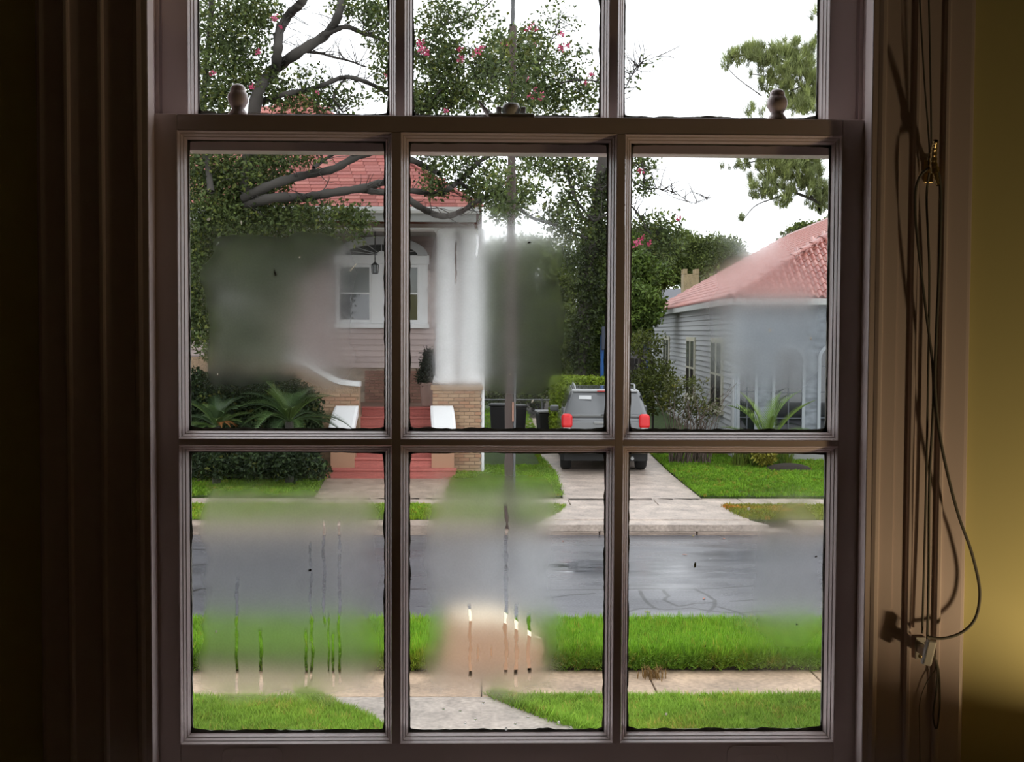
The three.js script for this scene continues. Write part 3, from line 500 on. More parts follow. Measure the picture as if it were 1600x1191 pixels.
// blobs: [px, py, rx px, ry px, distance, share]; leaves fill each ellipsoid
function foliage(parent, name, blobs, n, geo, tint, { frontToBack = 1, scale = [.8, 1.3], mat = leafMat, shell = .5, upright = false } = {}) {
  const tot = blobs.reduce((s, b) => s + (b[5] ?? 1) * b[2] * b[3], 0), m = new THREE.InstancedMesh(geo, mat, n); let k = 0;
  for (const [px, py, rx, ry, D, share = 1] of blobs) {
    const c = P(px, py, D), f = D / F, cnt = Math.round(n * share * rx * ry / tot), cl = [];
    for (let i = 0; i < cnt && k < n; i++) {
      const v = V(rr(-1, 1), rr(-1, 1), rr(-1, 1)); if (v.length() > 1) { i--; continue; } if (v.length() < shell * rnd()) v.setLength(shell);
      const p = V(c.x + v.x * rx * f, c.y + v.y * ry * f, c.z + v.z * Math.min(rx, ry) * f * frontToBack);
      if (p.y < .2) p.y = .2 + rnd() * .1;
      m.setMatrixAt(k, M4(p, upright ? [rr(-.5, .5), rr(0, 6.28), rr(-.5, .5)] : [rr(0, 6.28), rr(0, 6.28), rr(0, 6.28)], Array(3).fill(rr(...scale)))); const [r, g, b] = tint(rnd, p), q = rr(.6, 1.35); m.setColorAt(k++, tone(r * q, g * q, b * q));
    }
  }
  m.count = k; lit(m); m.name = name; m.userData.kind = 'stuff'; parent.add(m); return m;
}
const tintOf = (a, b, yellow = 0) => (r) => { const t = r(), y = r() < yellow ? 1 : 0; return [a[0] + (b[0] - a[0]) * t + y * .08, a[1] + (b[1] - a[1]) * t + y * .06, a[2] + (b[2] - a[2]) * t]; };
const bark = std(tone(.075, .066, .056), .95, { bumpMap: grainBump, bumpScale: .01 });

// flowering tree across the street
{
  const D = 22, t = thing('flowering_tree', 'wide dark leaved tree with pink blossoms before the white columned house', 'tree'), base = G(338, 738, LAWN); const at = (pts, d = D) => pts.map(([x, y], i) => P(x, y, d + .35 * Math.sin(i * 1.7 + x * .05)));
  const trunkTop = P(385, 300, 22.4);
  part(t, 'trunk', limb([V(base.x, LAWN - .1, base.z), V(base.x + .05, 1.3, base.z + .1), P(338, 470, 22.9), P(352, 390, 22.6), trunkTop], .17, .13, 9), bark, 'grey brown trunk');
  const f = D / F, limbs = [
    [[[385, 300], [392, 220], [404, 142], [430, 108], [470, 79], [510, 53], [528, 25], [538, -30]], 11, 6], [[[430, 110], [434, 80], [438, 45], [452, 22], [470, 5], [485, -30]], 8, 6.5],
    [[[508, 55], [540, 42], [565, 51], [592, 60], [625, 80], [660, 88]], 4.5, 2], [[[468, 80], [500, 83], [520, 89], [545, 95], [570, 104]], 2.6, 1.2],
    [[[404, 160], [450, 146], [482, 141], [512, 130], [536, 121], [560, 124], [592, 138], [630, 165]], 4.6, 3], [[[332, -30], [329, 40], [322, 110], [318, 200], [330, 300]], 4, 5], [[[540, 122], [526, 140], [522, 155], [536, 176]], 2, 1.2], [[[506, 146], [518, 162], [528, 180]], 1.6, .8],
    [[[380, 310], [430, 287], [480, 273], [522, 264], [556, 246], [600, 235], [640, 249], [668, 262], [686, 271]], 7.5, 4], [[[385, 320], [430, 309], [475, 309], [515, 302], [562, 295], [606, 286], [645, 316], [672, 332], [696, 338], [722, 330], [746, 314], [775, 305], [812, 298]], 8, 3],
    [[[560, 295], [590, 300], [640, 298], [682, 303], [706, 292], [722, 279], [746, 255], [770, 238], [800, 205]], 5, 3], [[[716, 282], [738, 302], [748, 316]], 3, 2.5], [[[490, 262], [516, 244], [545, 230], [580, 200]], 3, 1.6],
    [[[775, 308], [810, 326], [832, 341], [862, 350], [888, 361], [918, 373]], 3.2, 1.8], [[[770, 240], [820, 220], [860, 225], [877, 243], [886, 262], [891, 290], [900, 312], [914, 331], [928, 346]], 3, 1.8], [[[902, 304], [918, 291], [942, 298]], 1.5, .8], [[[770, 240], [790, 180], [760, 110], [700, 60]], 3, 1.2], [[[790, 180], [850, 140], [900, 125], [950, 130]], 2.6, 1], [[[700, 170], [740, 120], [790, 95], [830, 110], [850, 118]], 2.4, 1.2], [[[640, 190], [680, 150], [720, 108]], 2.2, 1],
    [[[930, 200], [970, 215], [997, 244], [1006, 270], [1005, 298]], 2.4, 1.3], [[[928, 346], [980, 320], [1001, 340], [1012, 360], [1030, 376], [1050, 384]], 1.8, 1], [[[1000, 292], [1040, 297], [1062, 306], [1082, 318], [1112, 309]], .6, .4], [[[980, 130], [1000, 100], [1028, 88]], .9, .4], [[[946, 160], [975, 140], [990, 112], [1005, 96]], 1, .5], [[[690, 40], [745, 20], [790, -20]], 1.6, .8], [[[840, 110], [862, 60], [880, 20]], 1.4, .5],
  ];
  for (const [pts, a, b] of limbs) part(t, 'branch', limb(at(pts), a * f, b * f, 7), bark);
  // fine twigs off the limbs
  const tw = []; const tips = [];
  for (const [pts, a] of limbs) for (let i = 0; i < pts.length * 5; i++) { const k = Math.floor(rnd() * (pts.length - 1)), u = rnd(), x = pts[k][0] + (pts[k + 1][0] - pts[k][0]) * u, y = pts[k][1] + (pts[k + 1][1] - pts[k][1]) * u, an = rr(-2.9, .6), L = rr(14, 48), e = [x + Math.cos(an) * L, y + Math.sin(an) * L]; tips.push(e); tw.push(limb([P(x, y, D), P((x + e[0]) / 2 + rr(-5, 5), (y + e[1]) / 2 + rr(-5, 5), D + rr(-.3, .3)), P(e[0], e[1], D + rr(-.8, .8))], .009, .003, 4, 2)); }
  part(t, 'twigs', merge(tw), bark, null, 'stuff');
  const blobs = [[335, 45, 45, 55, 22], [350, 115, 45, 50, 22], [388, 65, 36, 55, 22], [400, 12, 40, 26, 22], [418, 132, 38, 26, 22], [465, 160, 55, 18, 22, .8], [330, 165, 40, 30, 22], [505, 155, 45, 22, 22, .5], [560, 10, 45, 20, 22, .9], [592, 38, 28, 40, 22, .9], [600, 112, 18, 45, 22, .8], [545, 150, 30, 16, 22, .5], [480, 120, 30, 20, 22, .4],
    [690, 35, 45, 38, 22, .8], [680, 92, 45, 40, 22, .95], [725, 118, 60, 42, 22, .95], [700, 160, 70, 24, 22, 1.1], [785, 90, 42, 42, 22, .9], [832, 70, 36, 30, 22, .75], [842, 118, 46, 36, 22, .9], [880, 150, 46, 26, 22, .7], [840, 162, 60, 18, 22, .9], [925, 142, 26, 30, 22, .55], [870, 30, 40, 24, 22, .2], [740, 20, 40, 24, 22, .35], [660, 155, 26, 30, 22, 1], [895, 95, 30, 24, 22, .4],
    [325, 258, 44, 36, 22.4, 1.1], [340, 318, 52, 46, 22.4, 1.3], [400, 275, 55, 40, 22.4, 1.1], [390, 345, 62, 36, 22.4, 1.2], [455, 340, 55, 24, 22.2, 1], [318, 400, 30, 70, 22.6, 1.3], [308, 475, 26, 66, 22.8, 1.3], [505, 332, 50, 16, 22, .7], [552, 340, 34, 16, 22, .8], [450, 245, 60, 14, 22, .8], [560, 360, 22, 14, 22, .5], [390, 415, 60, 50, 22.8, 1.1], [420, 470, 50, 55, 23, .8], [350, 520, 50, 55, 23, .8], [400, 540, 60, 40, 23, .6], [460, 400, 40, 40, 22.9, 1], [495, 375, 34, 26, 22.6, 1],
    [700, 268, 46, 26, 22, .4], [690, 250, 50, 14, 22, .45], [758, 255, 36, 30, 22, .45], [755, 300, 34, 26, 22, .8], [800, 305, 36, 26, 22, .9], [788, 335, 26, 16, 22, .6], [840, 270, 40, 40, 22, .25], [880, 335, 34, 26, 22, .8], [902, 282, 36, 38, 22, .45], [860, 250, 60, 20, 22, .5], [680, 292, 26, 16, 22, .5], [900, 365, 40, 14, 22, .6],
    [1002, 252, 24, 22, 22, .6], [1002, 290, 22, 18, 22, .55], [1025, 352, 44, 18, 22, .6], [1040, 378, 34, 22, 22, .7], [1010, 100, 22, 14, 22, .12], [985, 132, 12, 16, 22, .12]];
  blobs.push([800, 95, 56, 56, 18.2, .25], [795, 150, 60, 30, 18.2, .35], [800, 295, 50, 40, 18.2, .16], [785, 330, 30, 18, 18.2, .2]);
  for (const q of blobs) if (q[1] < 180) q[5] = (q[5] ?? 1) * .72;
  foliage(t, 'leaves', blobs, 11600, leafCluster(6, .15, .085, .022), tintOf([.065, .10, .028], [.17, .23, .05], .14), { frontToBack: 1.6, shell: .3 });
  const petal = std(tone(.62, .06, .16), .7, { side: THREE.DoubleSide }), petal2 = std(tone(.70, .13, .24), .7, { side: THREE.DoubleSide }), bl = [leafCluster(14, .05, .05, .026, .5), leafCluster(10, .04, .045, .024, .5)];
  [[429, 27], [438, 42], [394, 136], [495, 143], [604, 119], [334, 113], [661, 79], [668, 82], [719, 77], [753, 75], [748, 80], [742, 84], [789, 70], [833, 36], [836, 45], [835, 70], [878, 74], [886, 72], [720, 92], [915, 128], [924, 117], [836, 139], [829, 151], [834, 154], [843, 149], [844, 155], [798, 147], [696, 172], [658, 68], [799, 112], [820, 122], [790, 288], [825, 45], [875, 52], [1001, 267], [1059, 341], [996, 381], [1014, 382], [1003, 372], [402, 82]].forEach(([x, y], i) => { const o = part(t, 'blossom', bl[i % 2], i % 3 ? petal : petal2); o.position.copy(P(x, y, 21)); o.rotation.set(rr(0, 6), rr(0, 6), 0); o.scale.setScalar(rr(.8, 1.25)); });
}

// ================================================================ house with white columns and red roof
const white = std(tone(1.25, 1.25, 1.25), .6), trimGrey = std(tone(.62, .62, .63), .6);
const brickTones = [[.60, .39, .245], [.66, .43, .27], [.55, .34, .22], [.63, .36, .225], [.70, .47, .30]].map(([r, g, b]) => std(tone(r, g, b), .9));
const redBrickTones = [[.25, .13, .095], [.29, .155, .11], [.22, .115, .085]].map(([r, g, b]) => std(tone(r, g, b), .9));
const mortar = std(tone(.58, .46, .35), 1, { map: grain }), darkGlass = phys(tone(.02, .024, .028), .06, { clearcoat: 1 });
const blindGlass = phys(tone(.20, .22, .21), .25, { clearcoat: .6, clearcoatRoughness: .1 });
// running bond on a vertical wall in the plane z: bricks stand proud of the mortar
const brickGeo = box(.205, .062, .03), halfBrick = box(.0975, .062, .03);
function bricks(parent, x0, x1, y0, y1, z, tones) {
  const out = []; let row = 0;
  for (let y = y0 + .035; y < y1 - .02; y += .073, row++) for (let x = x0 + (row % 2 ? .0 : .108); x < x1 - .02; x += .216) {
    const cx = x, a = Math.max(x0, cx - .1025), b = Math.min(x1, cx + .1025); if (b - a < .05) continue;
    const w = b - a; out.push({ geo: brickGeo, mat: tones[Math.floor(rnd() * tones.length)], m: M4(V((a + b) / 2, y, z - .006 + rr(-.002, .002)), [0, 0, 0], [w / .205, 1, 1]) });
  }
  pieces(parent, 'brick', out);
}
{
  const h = thing('house', 'raised house with red shingle roof, paired white columns and red steps', 'house'), PF = 1.49;   // porch floor
  const zF = EYE.z - 24.9, zB = EYE.z - 27.6, xAt = (px, D) => P(px, 600, D).x, yAt = (py, D) => P(620, py, D).y;
  const xr = xAt(752, 24.9), xl = xr - 8.2, pierL = xAt(676, 24.9), topPier = yAt(602, 24.9);
  // pier carrying the columns
  const pier = part(h, 'porch_pier', boxAB(pierL + .01, .1, zF - .9, xr - .01, topPier - .09, zF - .012), mortar, 'buff brick pier');
  bricks(pier, pierL, xr, LAWN, topPier - .1, zF, brickTones);
  part(pier, 'pier_cap', boxAB(pierL - .04, topPier - .1, zF - .95, xr + .04, topPier, zF + .05, .01), std(tone(.70, .48, .31), .8, { map: grain }), 'buff stone cap');
  part(h, 'corner_downpipe', tubeOf([V(xr + .03, 5.2, zF - .05), V(xr + .03, 3, zF - .05), V(xr + .03, LAWN, zF - .05)], .035, 6, 8), white);
  // columns
  const yTop = yAt(350, 24.9);
  const colGeo = (() => { const L = yTop - topPier - .02; return lathe([[0, 0], [.27, 0], [.27, .09], [.25, .10], [.255, .14], [.235, .17], [.215, .19], [.212, .5], [.205, L * .5], [.185, L - .3], [.20, L - .28], [.185, L - .25], [.19, L - .16], [.235, L - .10], [.24, L - .09], [.24, L], [0, L]], 32); })();
  const c1 = pierL + .25, c2 = xr - .25;
  for (const x of [c1, c2, c1 - 4.55, c2 - 4.55]) { const o = part(h, 'column', colGeo, white, 'smooth white column'); o.position.set(x, topPier, zF - .42); }
  const pier2 = part(h, 'porch_pier', boxAB(pierL - 4.55, .1, zF - .9, xr - 4.55, topPier, zF + .02), brickTones[1], 'buff brick pier');
  // parapet with sweeping white coping
  const pxEnd = xAt(561, 24.9), prof = [[561, 603], [548, 602], [532, 600], [518, 595], [505, 588], [492, 580], [476, 570], [455, 562], [430, 559], [400, 558], [330, 558]].map(([a, b]) => { const p = P(a, b, 24.9); return [p.x, p.y]; });
  const ps = new THREE.Shape([...prof.map(([x, y]) => V2(x, y)), V2(prof.at(-1)[0] - 1.6, prof.at(-1)[1]), V2(prof.at(-1)[0] - 1.6, .1), V2(pxEnd, .1)]);
  const wing = part(h, 'porch_parapet', new THREE.ExtrudeGeometry(ps, { depth: .3, bevelEnabled: false }).translate(0, 0, zF - .31), std(tone(.66, .45, .29), .9, { map: grain }), 'buff brick parapet');
  bricks(wing, xAt(490, 24.9), pxEnd, LAWN, yAt(612, 24.9), zF, brickTones);
  const cop = prof.map(([x, y]) => V2(x, y)), copS = new THREE.Shape([...cop.map((p) => V2(p.x, p.y - .005)), ...cop.map((p) => V2(p.x, p.y + .07)).reverse()]);
  part(wing, 'coping', new THREE.ExtrudeGeometry(copS, { depth: .4, bevelEnabled: true, bevelSize: .01, bevelThickness: .01, bevelSegments: 2 }).translate(0, 0, zF - .36), white, 'white curved coping');
  // red steps, the lowest three spreading wider
  const red = [std(tone(.82, .22, .18), .7, { map: grain }), std(tone(.92, .27, .22), .7, { map: grain })], sL = xAt(560, 25.2), sR = xAt(674, 25.2), n = 7, z0 = EYE.z - 24.15, run = .29, rise = (PF - PAVE) / n;
  const steps = part(h, 'front_steps', boxAB(sL, .1, z0 - run * n - .1, sR, PF - .2, z0 - run * (n - 1)), red[0], 'red painted steps');
  for (let i = 0; i < n; i++) { const wl = i === 0 ? xAt(506, 24.2) : i === 1 ? xAt(522, 24.5) : i === 2 ? xAt(540, 24.8) : sL, wr = i === 0 ? xAt(712, 24.2) : i === 1 ? xAt(700, 24.5) : i === 2 ? xAt(690, 24.8) : sR; part(steps, 'step', merge([boxAB(wl, LAWN - .05 + (i ? rise * i - .02 : 0), z0 - run * i - run - (i < 3 ? .15 : 0), wr, PAVE + rise * (i + 1) - .035, z0 - run * i - .02), boxAB(wl - .02, PAVE + rise * (i + 1) - .04, z0 - run * i - run, wr + .02, PAVE + rise * (i + 1), z0 - run * i + .01, .012)]), red[i % 2]); }
  // cheek walls with sloping white tops
  for (const [bl, br, tl, tr] of [[512, 553, 524, 561], [675, 713, 672, 708]]) {
    const q = [P(bl, 671, 24.35), P(br, 671, 24.35), P(tr, 632, 24.82), P(tl, 632, 24.82)], ck = part(h, 'cheek_wall', boxAB(Math.min(q[0].x, q[3].x) + .05, .1, q[0].z - .05, Math.max(q[1].x, q[2].x) - .05, q[0].y - .1, q[2].z - .02), brickTones[3], 'brick cheek wall');
    const mid = (u, v) => q[0].clone().lerp(q[1], u).lerp(q[3].clone().lerp(q[2], u), v), pos = [], N = 10;          // a softly rounded sloping cap
    const at = (u, v) => { const e = Math.min(u, 1 - u, v, 1 - v), p = mid(.5 + (u - .5) * (1 - .05 * Math.pow(Math.abs(2 * v - 1), 6)), v); p.y += .05 * Math.sin(v * Math.PI); p.y -= e < .01 ? .03 : 0; return p; }, dn = (p) => V(p.x, p.y - .16, p.z);
    for (let i = 0; i < N; i++) for (let k = 0; k < N; k++) { const A = at(i / N, k / N), B = at((i + 1) / N, k / N), Cc = at((i + 1) / N, (k + 1) / N), Dd = at(i / N, (k + 1) / N); for (const v of [A, B, Cc, A, Cc, Dd]) pos.push(v.x, v.y, v.z); }
    for (let i = 0; i < N; i++) for (const [f, g] of [[(t) => at(t, 0), 0], [(t) => at(1, t), 0], [(t) => at(1 - t, 1), 0], [(t) => at(0, 1 - t), 0]]) { const A = f(i / N), B = f((i + 1) / N); for (const v of [A, dn(A), B, B, dn(A), dn(B)]) pos.push(v.x, v.y, v.z); }
    const g = new THREE.BufferGeometry(); g.setAttribute('position', new THREE.Float32BufferAttribute(pos, 3)); g.computeVertexNormals();
    part(ck, 'sloping_cap', g, white, 'smooth white sloping cap');
  }
  part(h, 'porch_floor', merge([boxAB(xl, PF - .15, zB - .1, xr - .02, PF, z0 - run * n + .02), boxAB(xl, PF - .15, z0 - run * n, sL, PF, zF - .3), boxAB(sR, PF - .15, z0 - run * n, xr - .02, PF, zF - .3)]), std(tone(.3, .18, .13), .7));
  part(h, 'porch_base', boxAB(xl, .1, zB - .05, sL, PF - .15, zF - .35), brickTones[1]);
  // back wall: brick below, lap siding above
  const wy = yAt(575, 27.6), wall = part(h, 'house_wall', boxAB(xl, .1, zB - .3, xr - .15, 5.4, zB - .03), mortar, 'porch wall');
  bricks(wall, sL - .1, sR + .25, PF, wy - .01, zB - .02, redBrickTones.map((m) => { const q = m.clone(); q.color.multiplyScalar(1.45); return q; }));
  const sid = [std(tone(.74, .60, .56), .75), std(tone(.70, .565, .53), .75), std(tone(.78, .63, .59), .75)];
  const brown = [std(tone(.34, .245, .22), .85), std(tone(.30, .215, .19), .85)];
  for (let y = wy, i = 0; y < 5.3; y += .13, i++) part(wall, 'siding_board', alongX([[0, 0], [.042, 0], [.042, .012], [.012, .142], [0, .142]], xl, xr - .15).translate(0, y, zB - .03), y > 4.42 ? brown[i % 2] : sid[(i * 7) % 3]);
  // paired window under a fanlight
  const wz = zB + .04, wx = (px) => xAt(px, 27.55), wyy = (py) => yAt(py, 27.55), win = part(h, 'porch_window', boxAB(wx(524), wyy(512), zB - .03, wx(668), wyy(402), zB + .018), white, 'white window frame');
  const sill = part(win, 'window_sill', boxAB(wx(522), wyy(513), zB, wx(670), wyy(506), wz + .07, .008), white);
  for (const [a, b] of [[531, 577], [606, 652]]) {
    part(win, 'pane', boxAB(wx(a), wyy(458), wz - .02, wx(b), wyy(418), wz - .012), blindGlass); part(win, 'pane', boxAB(wx(a), wyy(500), wz - .02, wx(b), wyy(460), wz - .014), darkGlass);
    part(win, 'sash_frame', merge([boxAB(wx(a) - .05, wyy(503), wz - .03, wx(a), wyy(415), wz + .005), boxAB(wx(b), wyy(503), wz - .03, wx(b) + .05, wyy(415), wz + .005), boxAB(wx(a), wyy(418), wz - .03, wx(b), wyy(414), wz + .004), boxAB(wx(a), wyy(504), wz - .03, wx(b), wyy(500), wz + .004), boxAB(wx(a), wyy(460), wz - .03, wx(b), wyy(457.5), wz + .002)]), white);
  }
  part(win, 'mullion_post', boxAB(wx(580), wyy(506), wz - .03, wx(603), wyy(412), wz + .022, .01), white);
  part(win, 'head_band', boxAB(wx(522), wyy(413), wz - .03, wx(670), wyy(399), wz + .03, .008), white);
  {
    const cx = wx(596), cy = wyy(399), rx = wx(667) - cx, ry = wyy(370) - cy, ring = (a, b) => { const s = new THREE.Shape(); s.absellipse(0, 0, a, b, 0, Math.PI); return s; };
    const o = ring(rx, ry), ix = rx * .80, iy = ry * .60, hole = new THREE.Path(); hole.absellipse(0, 0, ix, iy, 0, Math.PI); o.holes.push(hole);
    const os = new THREE.Shape([...Array.from({ length: 33 }, (_, i) => V2(Math.cos(i / 32 * Math.PI) * rx, Math.sin(i / 32 * Math.PI) * ry)), ...Array.from({ length: 33 }, (_, i) => V2(-Math.cos(i / 32 * Math.PI) * ix, Math.sin(i / 32 * Math.PI) * iy))]);
    const arch = part(h, 'fanlight', new THREE.ExtrudeGeometry(os, { depth: .09, bevelEnabled: true, bevelSize: .01, bevelThickness: .01, bevelSegments: 1 }).translate(cx, cy, zB - .01), trimGrey, 'arched fanlight');
    part(arch, 'pane', new THREE.ExtrudeGeometry(ring(ix, iy), { depth: .02, bevelEnabled: false }).translate(cx, cy, zB + .01), std(tone(.012, .012, .016), .45));
    for (let i = 1; i < 8; i++) { const a = i / 8 * Math.PI; part(arch, 'glazing_bar', limb([V(cx, cy, zB + .045), V(cx + Math.cos(a) * ix * .5, cy + Math.sin(a) * iy * .5, zB + .045), V(cx + Math.cos(a) * ix, cy + Math.sin(a) * iy, zB + .045)], .010, .010, 5, 2), trimGrey); }
    part(arch, 'hub', lathe([[0, 0], [.09, 0], [.09, .03], [0, .04]], 16).rotateX(Math.PI / 2).translate(cx, cy + .01, zB + .03), white);
  }
  // eaves
  const eD = 24.2, ez = EYE.z - eD, yG = yAt(323, eD), ex = xAt(748, eD), exl = ex - 8.7;
  part(h, 'gutter', alongX([[0, 0], [.09, 0], [.13, .05], [.14, .12], [0, .12]], exl, ex).translate(0, yG - .13, ez - .02), white, 'white gutter');
  part(h, 'fascia', boxAB(exl, yAt(346, eD), ez - .1, ex - .06, yG - .12, ez - .02), std(tone(.60, .60, .58), .7));
  part(h, 'frieze_board', boxAB(xl, yAt(353, 24.6), zF - .75, xr, yAt(346, eD) + .02, zF - .05), std(tone(.36, .28, .24), .8), 'brown frieze board');
  part(h, 'porch_beam', boxAB(xl, yAt(356, 24.7), zF - .7, xr, yAt(353, 24.7), zF - .12), white);
  part(h, 'porch_ceiling', boxAB(xl, 5.25, zB - .2, xr, 5.3, zF - .1), std(tone(.42, .40, .38), .9));
  // hip roof of shingle courses
  const apex = P(466, 147, 28.4), A = V(ex + .05, yG, ez + .05), B = V(2 * apex.x - ex - .05, yG, ez + .05), ridgeEnd = V(apex.x, apex.y, apex.z - 7), A2 = V(A.x, yG, ridgeEnd.z - 4.2), B2 = V(B.x, yG, ridgeEnd.z - 4.2);
  const tri = (list) => { const p = []; for (const v of list) p.push(v.x, v.y, v.z); const g = new THREE.BufferGeometry(); g.setAttribute('position', new THREE.Float32BufferAttribute(p, 3)); g.computeVertexNormals(); g.setAttribute('uv', new THREE.Float32BufferAttribute(new Float32Array(p.length / 3 * 2), 2)); return g; };
  const shTones = [[.58, .16, .13], [.66, .20, .16], [.50, .14, .11], [.72, .26, .21], [.60, .20, .17]].map(([r, g, b]) => std(tone(r, g, b), .85, { map: grain }));
  const roof = part(h, 'roof', tri([B, A, apex, A, A2, ridgeEnd, A, ridgeEnd, apex, B2, B, apex, B2, apex, ridgeEnd, A2, B2, ridgeEnd]), shTones[2], 'red shingle hip roof');
  const up = apex.clone().sub(V(apex.x, yG, ez + .05)), slope = up.length(), pitch = Math.atan2(up.y, -up.z), shg = box(.30, .19, .012, 0, 0, .012).toNonIndexed(), list = [];
  for (let r = 0; r * .145 < slope; r++) { const s = r * .145 + .06, k = s / slope, hw = (A.x - apex.x) * (1 - k); for (let x = -hw + (r % 2) * .155; x < hw - .05; x += .31) list.push({ x, geo: shg, mat: shTones[Math.floor(rnd() * 5)], m: M4(V(apex.x + x + .05, yG + s * Math.sin(pitch), ez + .05 - s * Math.cos(pitch)), [-(Math.PI / 2 - pitch) - .05, 0, 0]) }); }
  const cov = (q) => { const p = V().setFromMatrixPosition(q.m).project(camera); return Math.abs((p.x + 1) * 800 - 600) + Math.abs((1 - p.y) * 595 - 270) * .8; };
  pieces(roof, 'shingle', list.sort((a, b) => cov(a) - cov(b)), 300);
  const hipDir = apex.clone().sub(A), hipN = 22; for (let i = 0; i < hipN; i++) { const p = A.clone().addScaledVector(hipDir, (i + .5) / hipN), o = part(roof, 'hip_shingle', box(.16, .03, .34), shTones[i % 5]); o.position.copy(p).add(V(0, .02, 0)); o.lookAt(p.clone().add(hipDir)); }
}
{
  // lantern under the porch
  const D = 26.2, p = P(586, 428, D), black = std(tone(.015, .015, .018), .5), s = D / F, t = thing('porch_lantern', 'black hanging lantern on a chain before the arched window', 'lantern', p);
  part(t, 'chain', limb([V(0, 20 * s, 0), V(0, 50 * s, 0), V(0, 74 * s, 0)], .012, .012, 5), black);
  part(t, 'cap', lathe([[.012, 20 * s], [.02, 18 * s], [.075, 15 * s], [.088, 14 * s], [.08, 13.6 * s], [0, 14 * s]], 6), black);
  part(t, 'cage', merge([...[0, 1, 2, 3, 4, 5].map((i) => { const a = i / 6 * 6.283; return limb([V(Math.cos(a) * .062, 1 * s, Math.sin(a) * .062), V(Math.cos(a) * .07, 7 * s, Math.sin(a) * .07), V(Math.cos(a) * .076, 14 * s, Math.sin(a) * .076)], .009, .009, 5, 1); }), lathe([[0, 0], [.068, 0], [.068, 1.2 * s], [0, 1.2 * s]], 6)]), black);
  part(t, 'glass', lathe([[.055, 1.2 * s], [.068, 13.6 * s]], 6), phys(tone(.55, .58, .6), .3, { transmission: .4, thickness: 0 }));
}
{
  // potted evergreen on the porch
  const D = 26.2, b = P(667, 629, D); b.y = 1.49; const t = thing('potted_plant', 'dark evergreen in a pinkish flared pot beside the columns', 'plant', null);
  part(t, 'pot', lathe([[0, 0], [.10, 0], [.115, .02], [.15, .45], [.17, .47], [.17, .52], [.14, .52], [.13, .46], [0, .46]], 20).translate(b.x, b.y, b.z), std(tone(.45, .30, .25), .8));
  part(t, 'stem', limb([V(b.x, b.y + .4, b.z), V(b.x, b.y + .8, b.z), V(b.x + .02, b.y + 1.2, b.z)], .018, .006), bark);
  foliage(t, 'leaves', [[668, 590, 17, 12, D], [670, 575, 13, 14, D], [669, 558, 7, 14, D]], 420, leafCluster(10, .05, .09, .010), tintOf([.012, .025, .012], [.03, .055, .022]));
}

